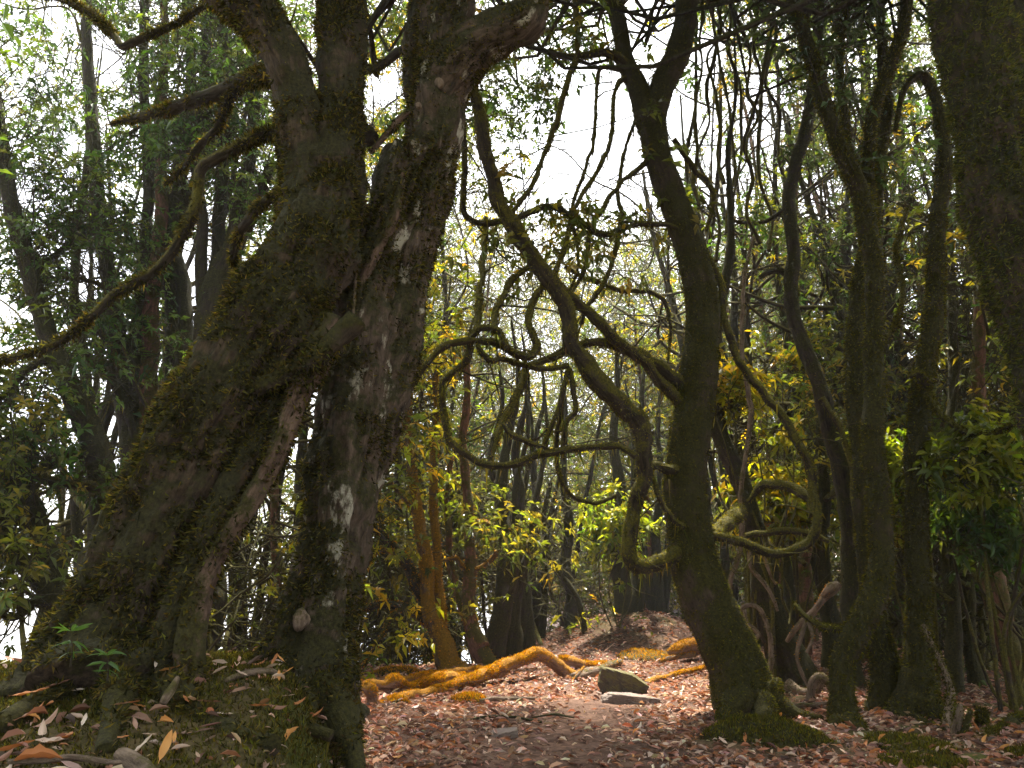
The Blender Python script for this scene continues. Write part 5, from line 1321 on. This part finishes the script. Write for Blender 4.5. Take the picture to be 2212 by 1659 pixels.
# moss fronds over the left bank
nb = 170000
bxp, byp = rng.uniform(-3.2, -0.35, nb), rng.uniform(2.1, 5.2, nb)
mm = mossiness(bxp, byp)
kk = rng.random(nb) < mm * 0.9
bxp, byp = bxp[kk], byp[kk]
p = np.stack([bxp, byp, height(bxp, byp) - 0.003], -1)
d = unit(np.array([0, -0.25, 1.0]) + rng.normal(size=p.shape) * 0.65)
L_ = rng.uniform(0.010, 0.030, len(p))
vb, fb = tri_blades(p, d, L_, L_ * 0.32, unit(np.cross(d, rng.normal(size=p.shape))))
o = build('bank_moss', vb, fb, M['moss'], face_col=palette(MOSS_DARK + MOSS_GREEN, len(p), 0.3), smooth_shade=False, kind='stuff')
tag(o, 'dark green moss carpet covering the left bank', 'moss')

# ------------------------------------------------------------------ fallen leaves
DRY = [(0.29, 0.165, 0.12), (0.40, 0.265, 0.195), (0.26, 0.11, 0.06), (0.52, 0.40, 0.32), (0.15, 0.078, 0.055), (0.34, 0.15, 0.07), (0.32, 0.20, 0.15), (0.10, 0.055, 0.04)]
def litter_density(x, y):
    cx_ = 0.25 + 0.22 * (y - 5)
    path = np.exp(-(np.abs(x - cx_) / (0.95 - 0.05 * y)) ** 2.5) * smooth(8.2, 7.2, y)
    m = mossiness(x, y)
    xb = -0.60 - 0.20 * np.clip(y - 2.9, -3, 2.2)
    bank = smooth(0.2, -0.2, x - xb) * smooth(5.6, 5.0, y)
    return (1 - 0.86 * path) * (1 - 0.8 * m) * (1 - 0.82 * bank)
n = 130000
yy = 2.2 + 14 * rng.random(n) ** 1.25
xx = rng.uniform(-0.75, 0.8, n) * yy + 0.1
k = (rng.random(n) < litter_density(xx, yy)) & (xx > -3.3) & (height(xx, yy) > -0.8)
xx, yy = xx[k], yy[k]
n = len(xx)
P = np.stack([xx, yy, height(xx, yy) + rng.uniform(0.002, 0.022, n)], -1)
a = rng.uniform(0, 6.283, n)
D = np.stack([np.cos(a), np.sin(a), rng.normal(size=n) * 0.22], -1)
small = rng.random(n) < 0.45
Ls = np.where(small, rng.uniform(0.015, 0.04, n), rng.uniform(0.045, 0.095, n))
o = leaves(P, D, Ls, Ls * rng.uniform(0.22, 0.42, n), palette(DRY, n, 0.22), None, 'leaf_litter', 'litter', hi=True)
tag(o, 'carpet of brown dry leaves covering the forest floor', 'leaf litter')
o['kind'] = 'stuff'

# single leaves that can be picked out
def leaf_shape(seed, curl, bend, width):
    R_ = np.random.default_rng(seed)
    nl, nw = 9, 5
    s_ = np.linspace(0, 1, nl); w_ = np.linspace(-1, 1, nw)
    S, Wd = np.meshgrid(s_, w_, indexing='ij')
    half = width * np.sin(np.pi * np.clip(S, 0.0, 1)) ** 0.75 * (1 - 0.25 * S) + 0.006
    X = S
    Y = Wd * half * np.cos(curl * Wd * 0.8)
    Z = curl * half * Wd ** 2 * 1.1 + bend * (S - 0.5) ** 2 - bend * 0.25 + 0.03 * R_.normal(size=S.shape) * (1 - abs(2 * S - 1))
    V_ = np.stack([X - 0.5, Y, Z], -1).reshape(-1, 3)
    i_ = (np.arange(nl - 1)[:, None] * nw + np.arange(nw - 1)[None]).ravel()
    F_ = np.stack([i_, i_ + nw, i_ + nw + 1, i_ + 1], -1)
    # leaf stalk
    st = np.array([[-0.5, 0.012, 0.0], [-0.5, -0.012, 0.0], [-0.68, 0.0, 0.02]])
    return np.vstack([V_, st]), [F_, np.array([[len(V_), len(V_) + 1, len(V_) + 2]])]
leaf_meshes = []
LCOL = [(0.34, 0.20, 0.14), (0.44, 0.32, 0.25), (0.42, 0.17, 0.06), (0.55, 0.44, 0.36), (0.24, 0.12, 0.08), (0.55, 0.27, 0.08)]
for ci, c in enumerate(LCOL):
    for si in range(4):
        V_, F_ = leaf_shape(900 + si, (0.4, 1.0, -0.5, 1.5)[si], (0.25, -0.3, 0.5, 0.1)[si], (0.15, 0.17, 0.19, 0.13)[si])
        o = build('fallen_leaf', V_, F_, M['litter'], face_col=np.tile(np.array(c), (sum(len(f) for f in F_), 1)))
        leaf_meshes.append(o.data)
        bpy.data.objects.remove(o)
def drop_leaf(p, L, yaw, pitch, roll, mi, label, group=None):
    o = bpy.data.objects.new('fallen_leaf', leaf_meshes[mi])
    COL.objects.link(o)
    o.location = p
    o.scale = (L, L, L)
    o.rotation_euler = (roll, pitch, yaw)
    tag(o, label, 'leaf', group)
    return o
special = [(372, 1448, 3.02, 0.115, 0.25, -0.35, 20, 'long orange-yellow leaf lying across the mossy foot of the leaning giant'), (336, 1440, 3.02, 0.055, 1.9, -1.0, 12, 'small pinkish leaf standing upright at the end of the orange-yellow leaf'),
           (120, 1485, 3.0, 0.10, 0.4, -0.5, 16, 'dark red leaf standing behind the pale curled leaf at the left foot of the giant'), (160, 1490, 2.95, 0.08, 0.1, 0.0, 12, 'broad pale leaf lying at the left foot of the giant'),
           (66, 1500, 2.9, 0.12, 0.5, -0.3, 8, 'long brown leaf on the bank left of the giant'), (40, 1560, 2.6, 0.10, 0.9, -0.6, 0, 'brown curled leaf at the left frame edge'), (95, 1570, 2.6, 0.10, 1.1, -0.9, 2, 'upright brown leaf on the left of the bank'),
           (180, 1570, 2.7, 0.07, 1.9, -0.8, 12, 'narrow grey leaf stuck upright in the bank moss'), (105, 1605, 2.5, 0.12, 2.9, 0.1, 4, 'crumpled grey-brown leaf in the heap at the lower left'), (140, 1600, 2.5, 0.12, 2.4, 0.3, 8, 'rusty leaf on top of the heap at the lower left'),
           (30, 1618, 2.5, 0.12, 0.7, -0.3, 8, 'long reddish leaf pointing to the lower left corner'), (80, 1648, 2.35, 0.15, 0.1, -0.1, 9, 'large orange-red leaf at the lower left corner'), (300, 1530, 2.85, 0.08, -0.5, 0.1, 20, 'narrow orange leaf below the leaning giant'),
           (262, 1522, 2.9, 0.06, 0.4, -0.2, 0, 'dull brown leaf in the moss below the leaning giant'), (305, 1625, 2.5, 0.085, 1.0, -1.1, 12, 'oval pale leaf standing upright beside the lichen-spotted stick'), (290, 1578, 2.65, 0.065, 2.2, -0.8, 0, 'mauve-brown leaf standing in the moss right of the twig'),
           (322, 1590, 2.65, 0.05, 0.1, 0.1, 4, 'small curled tan leaf beside the lichen-spotted stick'), (355, 1640, 2.5, 0.11, 1.6, -1.3, 20, 'narrow orange leaf standing upright at the bottom edge'), (376, 1600, 2.6, 0.05, 1.9, -1.0, 20, 'small orange leaf standing in the bank moss'),
           (288, 1518, 2.95, 0.05, 0.1, -0.2, 8, 'little brown curled leaf on the moss under the giant'), (402, 1515, 3.1, 0.06, -0.8, 0.5, 8, 'slim rust leaf leaning on the mossy root ridge'), (452, 1516, 3.3, 0.09, 0.2, 0.1, 16, 'purplish leaf lying between the two big left trees'),
           (480, 1545, 3.25, 0.09, -0.3, 0.0, 12, 'grey leaf beside the curved pale stick'), (592, 1440, 3.75, 0.07, 1.4, -1.2, 8, 'brown leaf standing at the foot of the twisted tree'), (602, 1470, 3.75, 0.06, -1.2, 1.1, 20, 'curled orange leaf hanging at the foot of the twisted tree'),
           (620, 1510, 3.6, 0.06, 0.2, -0.1, 4, 'tan leaf lying on the moss below the twisted tree'), (630, 1605, 3.1, 0.09, 1.2, -0.8, 21, 'curled orange leaf hanging on the bank slope'), (560, 1530, 3.5, 0.07, 0.5, 0.1, 8, 'brown leaf lying under the curved pale stick'),
           (1762, 1620, 5.0, 0.13, 0.4, -0.2, 0, 'big ribbed curled leaf at the bottom right of the path'), (1610, 1600, 5.3, 0.09, 1.3, -0.9, 8, 'salmon leaf standing on the moss cushion'), (1512, 1640, 4.9, 0.13, 0.3, -0.2, 8, 'dark curled leaf beside the moss cushion at the bottom edge')]
bpy.context.view_layer.update()
deps = bpy.context.evaluated_depsgraph_get()
for i, (u, v, d, L, yaw, pit, mi, lab) in enumerate(special):
    p = at(u, v, d)
    hit, loc_, *_r = scene.ray_cast(deps, Vector(CAM), Vector(p - CAM).normalized(), distance=7.0)
    if hit and abs(loc_.y - d) < 0.8:                    # rest it on the root, moss or soil that lies there
        p = np.array(loc_)
    gz_ = max(ground_z(p[0], p[1]), p[2] - 0.01)
    pit *= 0.6
    zc = gz_ + 0.012 + abs(math.sin(pit)) * L * 0.4
    drop_leaf((p[0], p[1], zc), L, yaw, pit, rng.normal() * 0.3, mi, lab, None)
cnt = 0
while cnt < 250:
    u, v = rng.uniform(700, 2212), rng.uniform(1545, 1659)
    if cnt < 60:
        u, v = rng.uniform(0, 760), rng.uniform(1510, 1659)
    d = rng.uniform(4.6, 6.6) if cnt >= 60 else rng.uniform(2.3, 3.9)
    x, y = bx(u, d), d
    xb = -0.60 - 0.20 * min(max(y - 2.9, -3), 2.2)
    if cnt >= 60 and x < xb + 0.2:
        continue
    if cnt < 60 and x > xb - 0.05:
        continue
    if rng.random() > float(litter_density(np.array([x]), np.array([y]))[0]) + (0.5 if cnt < 60 else 0.1):
        continue
    tilt = abs(rng.normal()) * 0.35
    L = rng.uniform(0.05, 0.095) if cnt >= 60 else rng.uniform(0.035, 0.085)
    lab, grp = ('dry brown leaf lying loose on the near litter of the path', 'loose leaves on the near path') if cnt >= 60 else ('small dry leaf caught in the moss of the left bank', 'loose leaves on the left bank')
    drop_leaf((x, y, ground_z(x, y) + 0.02 + tilt * L * 0.4), L, rng.uniform(0, 6.28), -tilt, rng.normal() * 0.4, int(rng.integers(0, 24)), lab, grp)
    cnt += 1

# ---- seedlings growing on the giant's foot
def seedling(label, u, v, d, h, seed):
    c = at(u, v, d)
    root = thing('seedling', label, 'plant', tuple(c))
    R_ = np.random.default_rng(seed)
    t = tube([c, c + np.array([0.004, -0.01, h * 0.5]), c + np.array([-0.004, -0.02, h])], [0.004, 0.003, 0.002], seg=6, step=0.01, lump=0.05)
    put_tube('stem', t, M['twig'], root)
    tip = c + np.array([-0.004, -0.02, h])
    for lev, (f, n_, L_) in enumerate(((1.0, 7, 0.075), (0.7, 5, 0.07), (0.4, 3, 0.055))):
        for j in range(n_):
            a = j * 6.283 / n_ + lev + R_.normal() * 0.2
            Dv = np.array([[math.cos(a), math.sin(a) * 0.8, 0.25 if lev == 0 else -0.1]])
            P0 = np.array([c + (tip - c) * f])
            leaves(P0, Dv, np.array([L_]), np.array([0.014]), np.array([[0.07, 0.14, 0.045]]), root, 'leaf', hi=True, kind=None)
seedling('narrow-leaved seedling growing on the left flank of the leaning giant', 152, 1440, 3.12, 0.13, 5)
seedling('smaller narrow-leaved seedling right of the other on the leaning giant', 232, 1470, 3.05, 0.09, 6)

# ---- tangles of bare branches
def thicket(label, u0, u1, v0, v1, d0, d1, n, seed, mat='twig', leafn=0, cols=LEAF_OLIVE, ln=1.1):
    R_ = np.random.default_rng(seed)
    c = at((u0 + u1) / 2, (v0 + v1) / 2, (d0 + d1) / 2)
    root = thing('bare_thicket', label, 'thicket', (c[0], c[1], ground_z(c[0], c[1])), 'tangled bare thickets')
    P0 = np.array([at(R_.uniform(u0, u1), R_.uniform(v0, v1), R_.uniform(d0, d1)) for _ in range(n)])
    dd = unit(R_.normal(size=(n, 3)) * np.array([1.0, 0.6, 0.75]))
    P1 = P0 + dd * R_.uniform(0.3, ln, n)[:, None]
    gz_ = height(P1[:, 0], P1[:, 1])
    P1[:, 2] = np.maximum(P1[:, 2], gz_ + 0.03)
    P0[:, 2] = np.maximum(P0[:, 2], height(P0[:, 0], P0[:, 1]) + 0.02)
    Vv, Ff, C_ = twigs_from(P0, P1, R_.uniform(0.006, 0.020, n), 0.004, K=7, bow=0.3)
    put_twigs('twigs', Vv, Ff, root, mat)
    for k in range(7):
        a = at(R_.uniform(u0, u1), v1 + 30, R_.uniform(d0, d1)); a[2] = ground_z(a[0], a[1]) - 0.05
        e = at(R_.uniform(u0, u1), v0, R_.uniform(d0, d1))
        m1 = a * 0.66 + e * 0.34 + R_.normal(size=3) * 0.25
        m2 = a * 0.33 + e * 0.67 + R_.normal(size=3) * 0.3
        put_tube('stem', tube([a, m1, m2, e], [0.035, 0.028, 0.022, 0.012], seg=8, step=0.06, lump=0.25, seed=seed + k), M['branch'], root)
    if leafn:
        i_ = R_.integers(0, n, leafn)
        whorl_leaves(P1[i_], unit(dd[i_] + np.array([0, 0, 0.5])), 6, 0.10, cols, root)
thicket('tangle of bare branches behind the left end of the fallen log', 740, 960, 1180, 1450, 10.6, 13.5, 620, 41, leafn=420)
thicket('tangle of bare branches seen between the two big left trees', 430, 640, 1120, 1470, 7.5, 11.0, 260, 42, leafn=330)
thicket('brown tangle of twigs beside the shaggy trunk at the right edge', 1990, 2230, 420, 900, 8.5, 11.5, 620, 43, leafn=420, cols=LEAF_GREY)
thicket('tangle of bare branches behind the reddish-barked tree', 960, 1230, 1050, 1330, 12.0, 15.0, 420, 44, leafn=260)
thicket('twiggy tangle low on the right behind the mossy trunks', 1900, 2200, 1150, 1420, 8.6, 11.0, 420, 45, leafn=260, cols=LEAF_GREEN)

# ---- damp air
lo = np.array([-131.0, -41.0, -32.0]); hi_ = np.array([131.0, 171.0, 30.0])
Vh = np.array([[x, y, z] for z in (lo[2], hi_[2]) for y in (lo[1], hi_[1]) for x in (lo[0], hi_[0])])
Fh = np.array([[0, 2, 3, 1], [4, 5, 7, 6], [0, 1, 5, 4], [2, 6, 7, 3], [0, 4, 6, 2], [1, 3, 7, 5]])
hm, hnt, hout = new_mat('haze_air')
pv = N(hnt, 'ShaderNodeVolumePrincipled', Density=0.0013, Anisotropy=0.3)
pv.inputs['Color'].default_value = (0.93, 0.96, 1.0, 1)
hnt.links.new(pv.outputs[0], hout.inputs['Volume'])
build('haze', Vh, Fh, hm, smooth_shade=False, kind='stuff')
